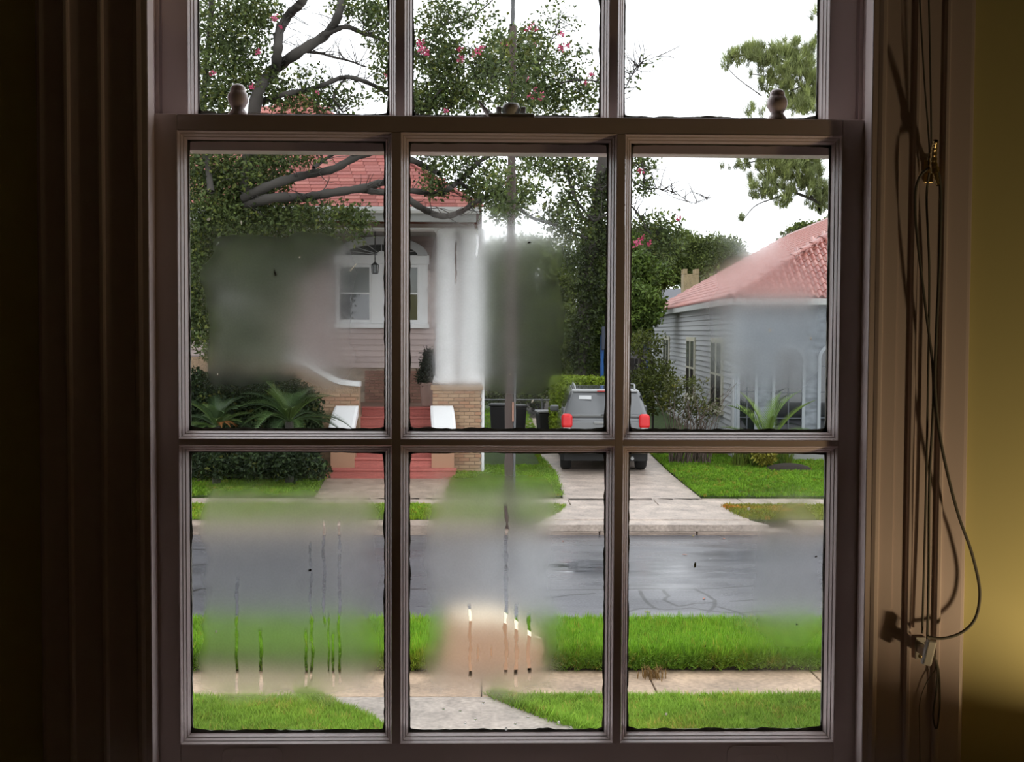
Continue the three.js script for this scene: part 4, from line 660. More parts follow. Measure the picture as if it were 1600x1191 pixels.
// ================================================================ pale house with the clay tile roof
{
  const D0 = 27.5, o = P(1148, 716, D0), ang = -.056, h = thing('bungalow', 'pale blue grey bungalow with red clay tile hip roof', 'house', V(o.x, LAWN, o.z), ang), Wd = 9.3, L = 22.8, eh = 3.62;
  const stucco = std(tone(.40, .44, .49), .85, { map: grain, bumpMap: grainBump, bumpScale: .004 }), cream = std(tone(.66, .64, .50), .7), sidM = [std(tone(.50, .52, .53), .75), std(tone(.47, .49, .505), .75), std(tone(.53, .55, .56), .75)];
  // front wall with arched windows (local x to the right, -z into the plot)
  const fx = (px) => (px - 1148) / F * D0 + .02, fy = (py) => P(1200, py, D0).y - LAWN;
  const front = part(h, 'front_wall', boxAB(0, -.1, -.25, Wd, eh, 0), stucco, 'pale blue grey stucco front');
  const archShape = (w, y0, y1) => { const s = new THREE.Shape(), r = w / 2; s.moveTo(-r, y0); s.lineTo(r, y0); s.lineTo(r, y1 - r); s.absarc(0, y1 - r, r, 0, Math.PI); return s; };
  for (const [a, b, top, bot] of [[1153, 1176, 540, 700], [1208, 1250, 543, 700], [1279, 1321, 540, 700], [1350, 1392, 543, 700]]) {
    const w = fx(b) - fx(a), cx = (fx(a) + fx(b)) / 2, y0 = fy(bot), y1 = fy(top);
    const win = part(front, 'arched_window', new THREE.ExtrudeGeometry(archShape(w, y0, y1), { depth: .03, bevelEnabled: false }).translate(cx, 0, -.005), darkGlass, 'dark arched window');
    const fr = new THREE.Shape(); const r = w / 2; const ring = archShape(w + .14, y0 - .06, y1 + .07); ring.holes.push(new THREE.Path(archShape(w, y0, y1).getPoints(12))); const g = new THREE.ExtrudeGeometry(ring, { depth: .06, bevelEnabled: false }).translate(cx, 0, 0);
    part(front, 'window_surround', g, std(tone(.5, .54, .58), .7));
    part(front, 'glazing_bar', merge([boxAB(cx - .015, y0, .02, cx + .015, y1 - .02, .045), ...[.3, .55, .8].map((k) => boxAB(cx - r, y0 + (y1 - y0) * k - .012, .02, cx + r, y0 + (y1 - y0) * k + .012, .04))]), std(tone(.12, .13, .15), .6));
  }
  part(h, 'corner_post', boxAB(-.03, 0, -.12, .06, eh, .04, .01), std(tone(.62, .68, .74), .6));
  part(h, 'foundation', boxAB(-.03, -.12, -L, Wd, .14, .05), std(tone(.42, .42, .40), .9));
  // side wall of lap siding
  const side = part(h, 'side_wall', boxAB(0, -.1, -L, .25, eh, -.25), sidM[1], 'grey lap sided wall');
  for (let y = .15, i = 0; y < eh - .1; y += .14, i++) part(side, 'siding_board', new THREE.ExtrudeGeometry(new THREE.Shape([V2(0, 0), V2(-.04, 0), V2(-.04, .012), V2(-.01, .15), V2(0, .15)]), { depth: L - .1, bevelEnabled: false }).translate(0, y, -L), sidM[i % 3]);
  // windows set where their sight lines meet the wall
  const hit = (px) => { const dx = ray(px, 600), d = V(-Math.sin(ang) * -1, 0, -Math.cos(ang)); d.set(-Math.sin(ang), 0, -Math.cos(ang)); const den = dx.x * d.z - dx.z * d.x; const ox = o.x - EYE.x, oz = o.z - EYE.z; return (ox * dx.z - oz * dx.x) / (dx.x * d.z - dx.z * d.x); };
  for (const [a, b] of [[1112, 1134], [1074, 1089], [1037, 1049]]) {
    let s1 = Math.abs(hit(a)), s0 = Math.abs(hit(b)); if (!(s1 > s0)) [s0, s1] = [s1, s0]; const w = Math.min(2.2, Math.max(1.3, s1 - s0)), m = -(s0 + s1) / 2, y0 = .95, y1 = 2.75;
    const win = part(side, 'side_window', boxAB(-.07, y0, m - w / 2, -.01, y1, m + w / 2), cream, 'cream framed window');
    part(win, 'window_sill', boxAB(-.14, y0 - .06, m - w / 2 - .06, -.02, y0 + .02, m + w / 2 + .06), cream);
    for (const k of [-1, 1]) { part(win, 'pane', boxAB(-.085, y0 + .12, m + k * w * .24 - w * .16, -.065, (y0 + y1) / 2 - .03, m + k * w * .24 + w * .16), darkGlass); part(win, 'pane', boxAB(-.085, (y0 + y1) / 2 + .03, m + k * w * .24 - w * .16, -.065, y1 - .12, m + k * w * .24 + w * .16), blindGlass); }
  }
  part(h, 'back_wall', boxAB(0, -.1, -L, Wd, eh, -L + .25), stucco); part(h, 'end_wall', boxAB(Wd - .25, -.1, -L, Wd, eh, -.25), stucco);
  part(h, 'downpipe', tubeOf([V(-.06, eh - .15, .06), V(-.07, 2, .07), V(-.07, .1, .07)], .04, 8, 8), std(tone(.5, .52, .54), .5));
  part(h, 'gutter', merge([boxAB(-.12, eh - .10, .10, Wd + .1, eh + .04, .24), boxAB(-.22, eh - .10, -L - .1, -.10, eh + .04, .24)]), std(tone(.66, .68, .66), .6), 'pale gutter');
  part(h, 'soffit', boxAB(-.15, eh - .02, -L, Wd, eh + .02, .15), std(tone(.5, .5, .48), .9));
  // roof: four planes, then clay tiles row on row
  const ov = .16, E = (x, z) => V(x, eh + .04, z), run = Wd / 2 + ov, pitch = 30.3 * Math.PI / 180, ry = eh + .04 + run * Math.tan(pitch), a = E(-ov, ov + .05), b = E(Wd + ov, ov + .05), c = E(Wd + ov, -L - ov), d = E(-ov, -L - ov), r1 = V(Wd / 2, ry, ov + .05 - run), r2 = V(Wd / 2, ry, -L - ov + run);
  const p = []; for (const v of [a, b, r1, d, a, r1, d, r1, r2, b, c, r2, b, r2, r1, c, d, r2]) p.push(v.x, v.y, v.z);
  const rg = new THREE.BufferGeometry(); rg.setAttribute('position', new THREE.Float32BufferAttribute(p, 3)); rg.computeVertexNormals(); rg.setAttribute('uv', new THREE.Float32BufferAttribute(new Float32Array(p.length / 3 * 2), 2));
  const clay = [[.56, .17, .13], [.62, .22, .17], [.49, .13, .10], [.68, .27, .21], [.58, .19, .15]].map(([r, g, bb]) => phys(tone(r, g, bb), .38, { map: grain, clearcoat: .35, clearcoatRoughness: .25 }));
  const roof = part(h, 'roof', rg, clay[2], 'red clay tile hip roof');
  // one S tile: half barrel and trough, 6 strips across, slightly tapered and tilted so that rows overlap
  const TW = .165, TE = .30, tile = (() => { const q = [], N = 8, Lt = TE * 1.18, pt = (i, e) => { const u = i / N, y = u < .62 ? .05 * Math.sin(u / .62 * Math.PI) : -.018 * Math.sin((u - .62) / .38 * Math.PI); return V((u - .5) * TW * 1.06, y + (e ? .012 : .034), e ? Lt : 0); }; const tri2 = (...v) => v.forEach((w) => q.push(w.x, w.y, -w.z)); for (let i = 0; i < N; i++) { tri2(pt(i, 0), pt(i + 1, 0), pt(i, 1)); tri2(pt(i + 1, 0), pt(i + 1, 1), pt(i, 1)); const lo = (v) => V(v.x, v.y - .02, v.z); tri2(pt(i + 1, 0), pt(i, 0), lo(pt(i, 0))); tri2(pt(i + 1, 0), lo(pt(i, 0)), lo(pt(i + 1, 0))); } const g = new THREE.BufferGeometry(); g.setAttribute('position', new THREE.Float32BufferAttribute(q, 3)); g.computeVertexNormals(); g.setAttribute('uv', new THREE.Float32BufferAttribute(q.flatMap((v, i) => i % 3 === 2 ? [] : [v]), 2)); return g; })();
  const frontT = [], sideT = [], slope = run / Math.cos(pitch);
  for (let r = 0; r * TE < slope - .1; r++) for (let x = -ov + TW / 2; x < Wd / 2 + 1.5; x += TW) {
    const in1 = r * TE * Math.cos(pitch); if (x + ov < in1 + .05) continue;
    frontT.push({ geo: tile, mat: clay[Math.floor(rnd() * 5)], m: M4(V(x, eh + .05 + r * TE * Math.sin(pitch), ov + .05 - in1), [pitch, 0, 0]), k: x });
  }
  const qs = new THREE.Quaternion().setFromEuler(new THREE.Euler(pitch, 0, 0)), turn = new THREE.Quaternion().setFromAxisAngle(V(0, 1, 0), -Math.PI / 2); const qq = turn.clone().multiply(qs);
  for (let r = 0; r * TE < slope - .1; r++) for (let z = ov; z > -L - ov; z -= TW) { const in1 = r * TE * Math.cos(pitch); if (ov - z < in1 || z + L + ov < in1) continue; sideT.push({ geo: tile, mat: clay[Math.floor(rnd() * 5)], m: new THREE.Matrix4().compose(V(-ov + in1, eh + .05 + r * TE * Math.sin(pitch), z), qq, V(1, 1, 1)), k: 3 - z * .9 }); }
  pieces(roof, 'roof_tile', [...frontT, ...sideT].sort((m, n) => m.k - n.k), 300);
  const hip = (from, to, n) => { const dir = to.clone().sub(from), g = new THREE.CylinderGeometry(.105, .125, dir.length() / n * 1.15, 10, 1, true, -Math.PI / 2, Math.PI).rotateX(Math.PI / 2).rotateZ(Math.PI / 2).rotateZ(0); for (let i = 0; i < n; i++) { const q = part(roof, 'ridge_tile', g, clay[(i * 3) % 5]); const at = from.clone().addScaledVector(dir, (i + .5) / n); q.position.copy(at).add(V(0, .0, 0)); q.quaternion.setFromUnitVectors(V(0, 0, 1), dir.clone().normalize()); } };
  const hipTube = (from, to, n) => { const dir = to.clone().sub(from), len = dir.length() / n, g = limb([V(0, 0, 0), V(0, 0, len * .55), V(0, 0, len * 1.1)], .12, .095, 8, 1); for (let i = 0; i < n; i++) { const q = part(roof, 'ridge_tile', g, clay[(i * 3) % 5]); q.position.copy(from.clone().addScaledVector(dir, i / n)); q.quaternion.setFromUnitVectors(V(0, 0, 1), dir.clone().normalize()); } };
  hipTube(a, r1, 17); hipTube(d, r2, 17); hipTube(r2, r1, 32);
}
// grey roofed house further back, with its buff chimney
{
  const h = thing('far_house', 'distant grey roofed house with buff chimney behind the bungalow', 'house'), D = 60, a = P(955, 570, D), b = P(1150, 570, D), y0 = LAWN, ye = P(1000, 482, D).y, yr = P(1000, 450, D + 4).y;
  part(h, 'house_wall', boxAB(a.x, y0, a.z - 9, b.x, ye, a.z), std(tone(.13, .115, .125), .85), 'dark mauve wall');
  part(h, 'roof', alongX([[.5, ye - .1], [-4.5, yr], [-9.5, ye - .1]], a.x - .5, b.x + .5).translate(0, 0, a.z), std(tone(.17, .17, .19), .8), 'grey shingle roof');
  const c = P(1080, 460, D - 1), w = 24 * (D - 1) / F, cy = P(1080, 428, D - 1).y, stone = std(tone(.55, .42, .23), .85, { map: grain }), ch = part(h, 'chimney', boxAB(c.x - w / 2, ye - .5, c.z - w, c.x + w / 2, cy, c.z), stone, 'buff rendered chimney');
  for (const k of [-.5, .5]) for (const j of [0, 1]) part(ch, 'crown_block', box(.18, .26, .18, c.x + k * (w - .18), cy + .11, c.z - .09 - j * (w - .18)), stone);
  for (const [p0, p1] of [[1000, 1012], [1020, 1030]]) { const q = P(p0, 520, D), r = P(p1, 545, D); part(h, 'house_window', boxAB(q.x, r.y, a.z - .02, r.x, q.y, a.z + .05), darkGlass); }
}
// ---------------------------------------------------------------- fences
{
  const D = 34.5, zf = EYE.z - D, x0 = P(752, 640, D).x, x1 = P(884, 640, D).x, top = P(800, 625, D).y, steel = std(tone(.28, .29, .30), .45, { metalness: .6 }), f = thing('chain_link_fence', 'grey chain link fence with top rail between the houses', 'fence');
  part(f, 'top_rail', limb([V(x0, top, zf), V((x0 + x1) / 2, top, zf), V(x1, top, zf)], .025, .025, 6), steel);
  for (const k of [0, .38, .72, 1]) part(f, 'post', limb([V(x0 + (x1 - x0) * k, LAWN, zf), V(x0 + (x1 - x0) * k, 1, zf), V(x0 + (x1 - x0) * k, top + .06, zf)], .03, .03, 6), steel);
  const w = []; for (let x = x0 - 1; x < x1 + 1; x += .09) for (const s of [-1, 1]) { const xa = x, xb = x + s * (top - LAWN); const t0 = Math.max(0, s > 0 ? (x0 - xa) / (xb - xa) : (x1 - xa) / (xb - xa)), t1 = Math.min(1, s > 0 ? (x1 - xa) / (xb - xa) : (x0 - xa) / (xb - xa)); if (t1 - t0 < .05) continue; const q = (t) => V(xa + (xb - xa) * t, LAWN + (top - LAWN) * t, zf); const A = q(t0), B = q(t1), L = A.distanceTo(B); w.push(new THREE.CylinderGeometry(.0022, .0022, L, 3, 1, true).rotateZ(-Math.atan2(B.x - A.x, B.y - A.y)).translate((A.x + B.x) / 2, (A.y + B.y) / 2, zf)); }
  part(f, 'wire_mesh', merge(w), steel, null, 'stuff');
  const g = thing('board_fence', 'dark weathered board fence behind the SUV', 'fence'), D2 = 46, a = P(905, 600, D2), b = P(1022, 600, D2), ty = P(1000, 560, D2).y, dk = [std(tone(.05, .042, .04), .9), std(tone(.065, .055, .05), .9), std(tone(.04, .035, .035), .9)]; let i = 0;
  for (let x = a.x; x < b.x; x += .15) part(g, 'fence_board', boxAB(x, LAWN, a.z - .02, x + .14, ty + rr(-.03, .03), a.z + .005), dk[i++ % 3]);
  part(g, 'fence_rail', merge([boxAB(a.x, ty - .3, a.z - .07, b.x, ty - .2, a.z - .02), boxAB(a.x, .5, a.z - .07, b.x, .6, a.z - .02)]), dk[1]);
}
// ---------------------------------------------------------------- wheeled bins
function bin(px, py, w, hgt, lidC, label, turn) {
  const o = G(px, py, LAWN), t = thing('wheeled_bin', label, 'bin', o, turn, { group: 'bins by the chain link fence' }), dk = std(tone(.022, .022, .026), .5), s = w / .6;
  const g = new RoundedBoxGeometry(.58, .92, .62, 3, .05).translate(0, .52, 0), p = g.attributes.position; for (let i = 0; i < p.count; i++) { const k = .8 + .2 * p.getY(i); p.setX(i, p.getX(i) * k); p.setZ(i, p.getZ(i) * k); } g.computeVertexNormals();
  part(t, 'body', g, dk); part(t, 'lid', box(.62, .07, .68, 0, 1.01, .01, .03), lidC); part(t, 'handle', limb([V(-.24, .95, -.36), V(0, .95, -.4), V(.24, .95, -.36)], .018, .018), dk);
  for (const k of [-.27, .27]) part(t, 'wheel', new THREE.CylinderGeometry(.1, .1, .05, 16).rotateZ(Math.PI / 2).translate(k, .1, -.26), std(tone(.03, .03, .03), .8));
  t.scale.set(s, hgt / 1.04, s); return t;
}
const lidGrey = std(tone(.42, .42, .44), .35), lidDark = std(tone(.05, .05, .06), .4);
bin(855, 690, .58, .82, lidGrey, 'black wheeled bin with a shiny grey lid beside the SUV', .1);
bin(780, 686, .5, .95, lidDark, 'dark wheeled bin just beside the utility pole', -.1);
bin(808, 684, .45, .9, lidDark, 'dark wheeled bin half hidden by the utility pole', .2);
// ---------------------------------------------------------------- basketball hoop
{
  const D = 32.2, b = P(940, 640, D), blue = std(tone(.02, .16, .55), .4), t = thing('basketball_hoop', 'blue basketball hoop pole with dark backboard behind the SUV', 'hoop', V(b.x, LAWN, b.z)), yb = P(940, 530, D).y - LAWN;
  part(t, 'pole', limb([V(0, 0, 0), V(0, 1.5, 0), V(0, yb + .1, 0)], .05, .05, 10), blue, 'bright blue pole');
  part(t, 'backboard', box(.78, .62, .04, .36, yb + .02, .1, .03), std(tone(.06, .075, .12), .5), 'dark blue backboard');
  part(t, 'bracket', limb([V(0, yb - .1, 0), V(.12, yb, .05), V(.3, yb, .09)], .03, .03), blue);
  part(t, 'rim', new THREE.TorusGeometry(.225, .012, 6, 20).rotateX(Math.PI / 2).translate(.36, yb - .18, .36), std(tone(.5, .1, .02), .5));
  part(t, 'base', box(.7, .18, .6, 0, .09, -.1, .06), std(tone(.03, .03, .03), .6));
  const q = P(1012, 530, 44), f = thing('clothes_post', 'slim blue post in front of the dark far house', 'post', V(q.x, LAWN, q.z)); const y1 = P(1012, 545, 44).y - LAWN;
  part(f, 'shaft', limb([V(0, 0, 0), V(0, 1, 0), V(0, y1, 0)], .045, .045, 8), std(tone(.03, .08, .35), .5)); part(f, 'cap', lathe([[0, 0], [.06, 0], [.06, .05], [0, .07]], 10).translate(0, y1, 0), f.children[0].material);
}
// ---------------------------------------------------------------- utility pole and wires
{
  const b = G(796, 815, PAVE - .02), t = thing('utility_pole', 'tall weathered wooden utility pole in the far grass strip', 'pole', b), s = EYE.z - b.z, wood = std(tone(.16, .115, .10), .95, { map: grain, bumpMap: grainBump, bumpScale: .01 }), yq = (px, py) => P(px, py, s).sub(b);
  const m = yq(799, 300), u = yq(801, 40), e = yq(802, -60);
  part(t, 'shaft', limb([V(0, -.1, 0), V(.0, 1, 0), V(m.x, m.y, 0), V(u.x, u.y, 0)], .088, .055, 12, 8), wood, 'weathered grey brown shaft');
  part(t, 'mast', limb([V(u.x, u.y - .1, 0), V(e.x, (u.y + e.y) / 2, 0), V(e.x, e.y + 1, 0)], .030, .026, 8), std(tone(.12, .12, .12), .6));
  part(t, 'conduit', limb([V(.07, .2, .05), V(.07, 1.2, .055), V(.075, 2.6, .05)], .018, .018, 6), std(tone(.2, .2, .2), .5));
  part(t, 'marker_strip', box(.03, .30, .006, .045, yq(799, 643).y, .082, .002), std(tone(.50, .26, .18), .7), 'faded orange marker strip');
}

// ================================================================ dark SUV, seen from behind
{
  const o = G(946, 741, PAVE), t = thing('suv', 'dark grey SUV parked on the driveway, tail to the street', 'car', V(o.x, PAVE, o.z), -.045);
  const body = phys(tone(.15, .157, .165), .35, { clearcoat: 1, clearcoatRoughness: .08 }), black = std(tone(.012, .012, .013), .6), rubber = std(tone(.018, .018, .018), .85), gl = phys(tone(.022, .025, .032), .12), silver = std(tone(.48, .49, .50), .3, { metalness: .5 });
  const HW = .935, LEN = 4.7, shapeBox = (w, hgt, l, r, f, seg = 5) => { const g = new RoundedBoxGeometry(w, hgt, l, seg, r), p = g.attributes.position; for (let i = 0; i < p.count; i++) { const v = V(p.getX(i), p.getY(i), p.getZ(i)); f(v); p.setXYZ(i, v.x, v.y, v.z); } g.computeVertexNormals(); return g; };
  // lower body, tail face at z = 0
  part(t, 'body_shell', shapeBox(1.87, .78, LEN, .13, (v) => { const k = v.y / .39; if (v.y > 0) v.x *= 1 - .05 * k * k; if (v.z > 0 && v.y > .1) v.z -= .10 * k; if (v.z < -1.2 && v.y > 0) v.y -= .10 * ((-v.z - 1.2) / 1.15); v.y += .80; v.z -= LEN / 2; }, 6), body);
  // cabin
  const cab = (v, H0 = .60) => { const k = v.y / H0 + .5; v.x *= 1 - .20 * k; v.z += v.z > 0 ? -.34 * k : .95 * k; v.y += 1.17 + H0 / 2 - .03; v.z -= 1.62; };
  part(t, 'cabin', shapeBox(1.80, .60, 3.1, .10, (v) => cab(v), 5), body);
  part(t, 'roof_panel', shapeBox(1.38, .05, 1.9, .02, (v) => { v.y += 1.735 - .03 * (v.x / .7) ** 2; v.z -= 1.42; }), phys(tone(.75, .76, .78), .3, { clearcoat: .6 }), 'grey roof with the sky reflection painted in pale');  // reflection of the bright sky is put into the roof colour
  // tail window and side glass follow the cabin
  part(t, 'rear_window', shapeBox(1.44, .43, .03, .012, (v) => { const yy = v.y; v.x *= 1 - .14 * (yy / .43 + .5); v.y += 1.43; v.z = -.085 - (.34) * ((yy + .26 + .02) / .60) + v.z + .035; v.z -= .07 * (v.x / .7) ** 2; }), gl, 'tinted rear window');
  part(t, 'window_patch', shapeBox(.26, .075, .008, .003, (v) => { const yy = v.y + .14; v.y += 1.57; v.x -= .42; v.z = -.085 - .34 * ((yy + .28) / .6) + .062 + v.z - .07 * (v.x / .7) ** 2; }), std(tone(.85, .87, .88), .6), 'small white patch');  // thin white patch lying on the rear glass
  for (const s of [-1, 1]) {
    for (const [z, l] of [[-.62, .62], [-1.42, .8], [-2.3, .8]]) part(t, 'side_window', shapeBox(.02, .34, l, .008, (v) => { const k = (v.y + .30 + .06) / .6; v.x += s * (.905 - .18 * k); v.y += 1.45; v.z += z; }), gl);
    const tl = part(t, 'tail_light', shapeBox(.23, .30, .22, .08, (v) => { v.x += s * .80; v.y += 1.09; v.z -= .10 + (v.y - 1.09) * .15; }), phys(tone(.95, .01, .015), .4), 'red tail light');
    part(tl, 'reversing_lamp', shapeBox(.15, .08, .18, .03, (v) => { v.x += s * .80; v.y += .94; v.z -= .085; }), phys(tone(.7, .66, .64), .2, { clearcoat: 1 }));
    part(t, 'roof_rail', limb([V(s * .62, 1.73, -.42), V(s * .63, 1.80, -.55), V(s * .63, 1.80, -1.6), V(s * .62, 1.79, -2.2), V(s * .62, 1.73, -2.35)], .02, .02, 6), silver);
    part(t, 'wing_mirror', shapeBox(.2, .15, .09, .04, (v) => { v.x += s * 1.02; v.y += 1.17; v.z -= 3.05; }), body);
    for (const z of [-.95, -3.75]) { const w = part(t, 'wheel', lathe([[.20, -.115], [.33, -.115], [.365, -.08], [.372, -.03], [.372, .03], [.365, .08], [.33, .115], [.20, .115]], 28).rotateZ(Math.PI / 2).translate(s * .80, .372, z), rubber, 'black tyre'); part(w, 'rim', lathe([[0, .09], [.06, .10], [.08, .07], [.19, .06], [.215, .105], [.22, .115]], 24).rotateZ(-s * Math.PI / 2).translate(s * .80, .372, z), silver); }
    part(t, 'mud_flap', box(.24, .26, .015, s * .79, .36, -.50, .004), black);
  }
  part(t, 'bumper', shapeBox(1.86, .26, .24, .07, (v) => { v.z -= .05 + .12 * (v.x / .93) ** 4 - .02; v.y += .60; }), std(tone(.20, .205, .21), .4), 'grey bumper');
  part(t, 'bumper_step', shapeBox(1.5, .05, .20, .02, (v) => { v.y += .735; v.z += .0; }), std(tone(.42, .43, .43), .35));
  part(t, 'underbody', boxAB(-.85, .24, -.35, .85, .5, -LEN + .4), black);
  part(t, 'exhaust_pipe', new THREE.CylinderGeometry(.035, .035, .3, 14).rotateX(Math.PI / 2).translate(.55, .33, -.1), silver);
  part(t, 'spoiler', shapeBox(1.36, .05, .26, .022, (v) => { v.y += 1.735 - .03 * (v.x / .7) ** 2; v.z -= .42 + .05 * (v.x / .7) ** 2; }), std(tone(.7, .71, .73), .35));  // pale like the roof: sky reflection put into its colour
  part(t, 'brake_lamp', box(.34, .035, .03, 0, 1.70, -.30, .01), phys(tone(.5, .01, .02), .3, { clearcoat: 1 }), 'red high brake lamp');
  part(t, 'wiper', limb([V(-.1, 1.22, -.05), V(.15, 1.25, -.07), V(.38, 1.27, -.09)], .012, .008), black);
  part(t, 'tailgate_handle', box(.5, .05, .03, 0, 1.06, -.02, .012), silver);
  part(t, 'antenna', limb([V(.5, 1.74, -.8), V(.56, 1.86, -.85), V(.62, 1.98, -.9)], .008, .005), black);
}

// ================================================================ shrubs before the columned house
const sagoFrond = (L, droop, wid = .011) => {
  const g = [], pts = Array.from({ length: 8 }, (_, i) => { const u = i / 7; return V(u * L * (1 - .12 * droop * u), L * (.75 * u - (.55 + droop) * u * u), 0); }), c = new THREE.CatmullRomCurve3(pts); g.push(limb(pts, .012, .004, 4, 2));
  const pos = [], nor = []; for (let i = 4; i < 30; i++) { const u = i / 30, p = c.getPoint(u), tg = c.getTangent(u), l = L * .22 * Math.sin(Math.PI * Math.min(1, .18 + u * .85)) + .02; for (const s of [-1, 1]) { const e = p.clone().addScaledVector(tg, l * .55).add(V(0, l * .28, s * l * .8)), w = tg.clone().multiplyScalar(wid); const q = [p.clone().sub(w), p.clone().add(w), e]; for (const v of q) pos.push(v.x, v.y, v.z); } }
  const b = new THREE.BufferGeometry(); b.setAttribute('position', new THREE.Float32BufferAttribute(pos, 3)); b.computeVertexNormals(); b.setAttribute('uv', new THREE.Float32BufferAttribute(new Float32Array(pos.length / 3 * 2), 2)); g.push(b); return merge(g);
};
const frondGeos = [sagoFrond(1.0, .1), sagoFrond(.95, .35), sagoFrond(.85, -.1)], frondMats = [[.05, .10, .03], [.08, .15, .035], [.12, .20, .04]].map(([r, g, b]) => std(tone(r, g, b), .5, { side: THREE.DoubleSide }));
function cycad(px, py, D, s, label, n, orange = 0) {
  const o = P(px, py, D), t = thing('cycad', label, 'shrub', V(o.x, LAWN, o.z), 0, { group: 'sago shrubs in the front bed' }), hh = o.y - LAWN;
  part(t, 'trunk', lathe([[0, 0], [.08, 0], [.09, hh * .5], [.08, hh], [0, hh + .05]], 10), bark);
  for (let i = 0; i < n; i++) { const f = part(t, 'frond', frondGeos[i % 3], frondMats[i % 3]); f.position.set(0, hh, 0); f.rotation.set(0, i * 2.4, 0); f.rotateZ(rr(-.35, .75)); f.scale.setScalar(s * rr(.85, 1.1)); }
  for (let i = 0; i < orange; i++) { const f = part(t, 'dead_frond', frondGeos[1], std(tone(.42, .15, .03), .8, { side: THREE.DoubleSide }), 'withered orange frond'); f.position.set(.1, hh + .05, .25); f.rotation.set(0, -1.2 + i * .5, 0); f.rotateZ(.1); f.scale.setScalar(.38); }
}
cycad(452, 660, 22.9, 1.1, 'dark sago shrub reaching toward the white step cap', 26);
cycad(338, 668, 22.8, .85, 'dark sago shrub with withered orange fronds', 24, 4);
{
  const t = thing('hedge', 'dense dark green hedge bushes behind the sago shrubs', 'hedge');
  part(t, 'stems', merge([330, 380, 430, 475].map((x) => { const p = P(x, 700, 24); return limb([V(p.x, LAWN, p.z), V(p.x + .1, .8, p.z), V(p.x - .05, 1.5, p.z)], .04, .02); })), bark);
  foliage(t, 'leaves', [[310, 640, 36, 60, 24], [350, 620, 50, 40, 24.1], [420, 620, 60, 36, 24.1], [390, 690, 70, 50, 24.1], [470, 650, 32, 45, 24.2], [320, 716, 46, 30, 23.4], [400, 718, 60, 28, 23.4], [470, 722, 30, 22, 23.4], [500, 735, 10, 8, 23.2], [330, 722, 40, 20, 22.3], [400, 724, 46, 18, 22.3], [452, 722, 34, 20, 22.3], [490, 732, 14, 10, 22.2]], 5400, leafCluster(10, .10, .09, .026), tintOf([.016, .034, .010], [.05, .09, .018], .05), { shell: .8 });
}
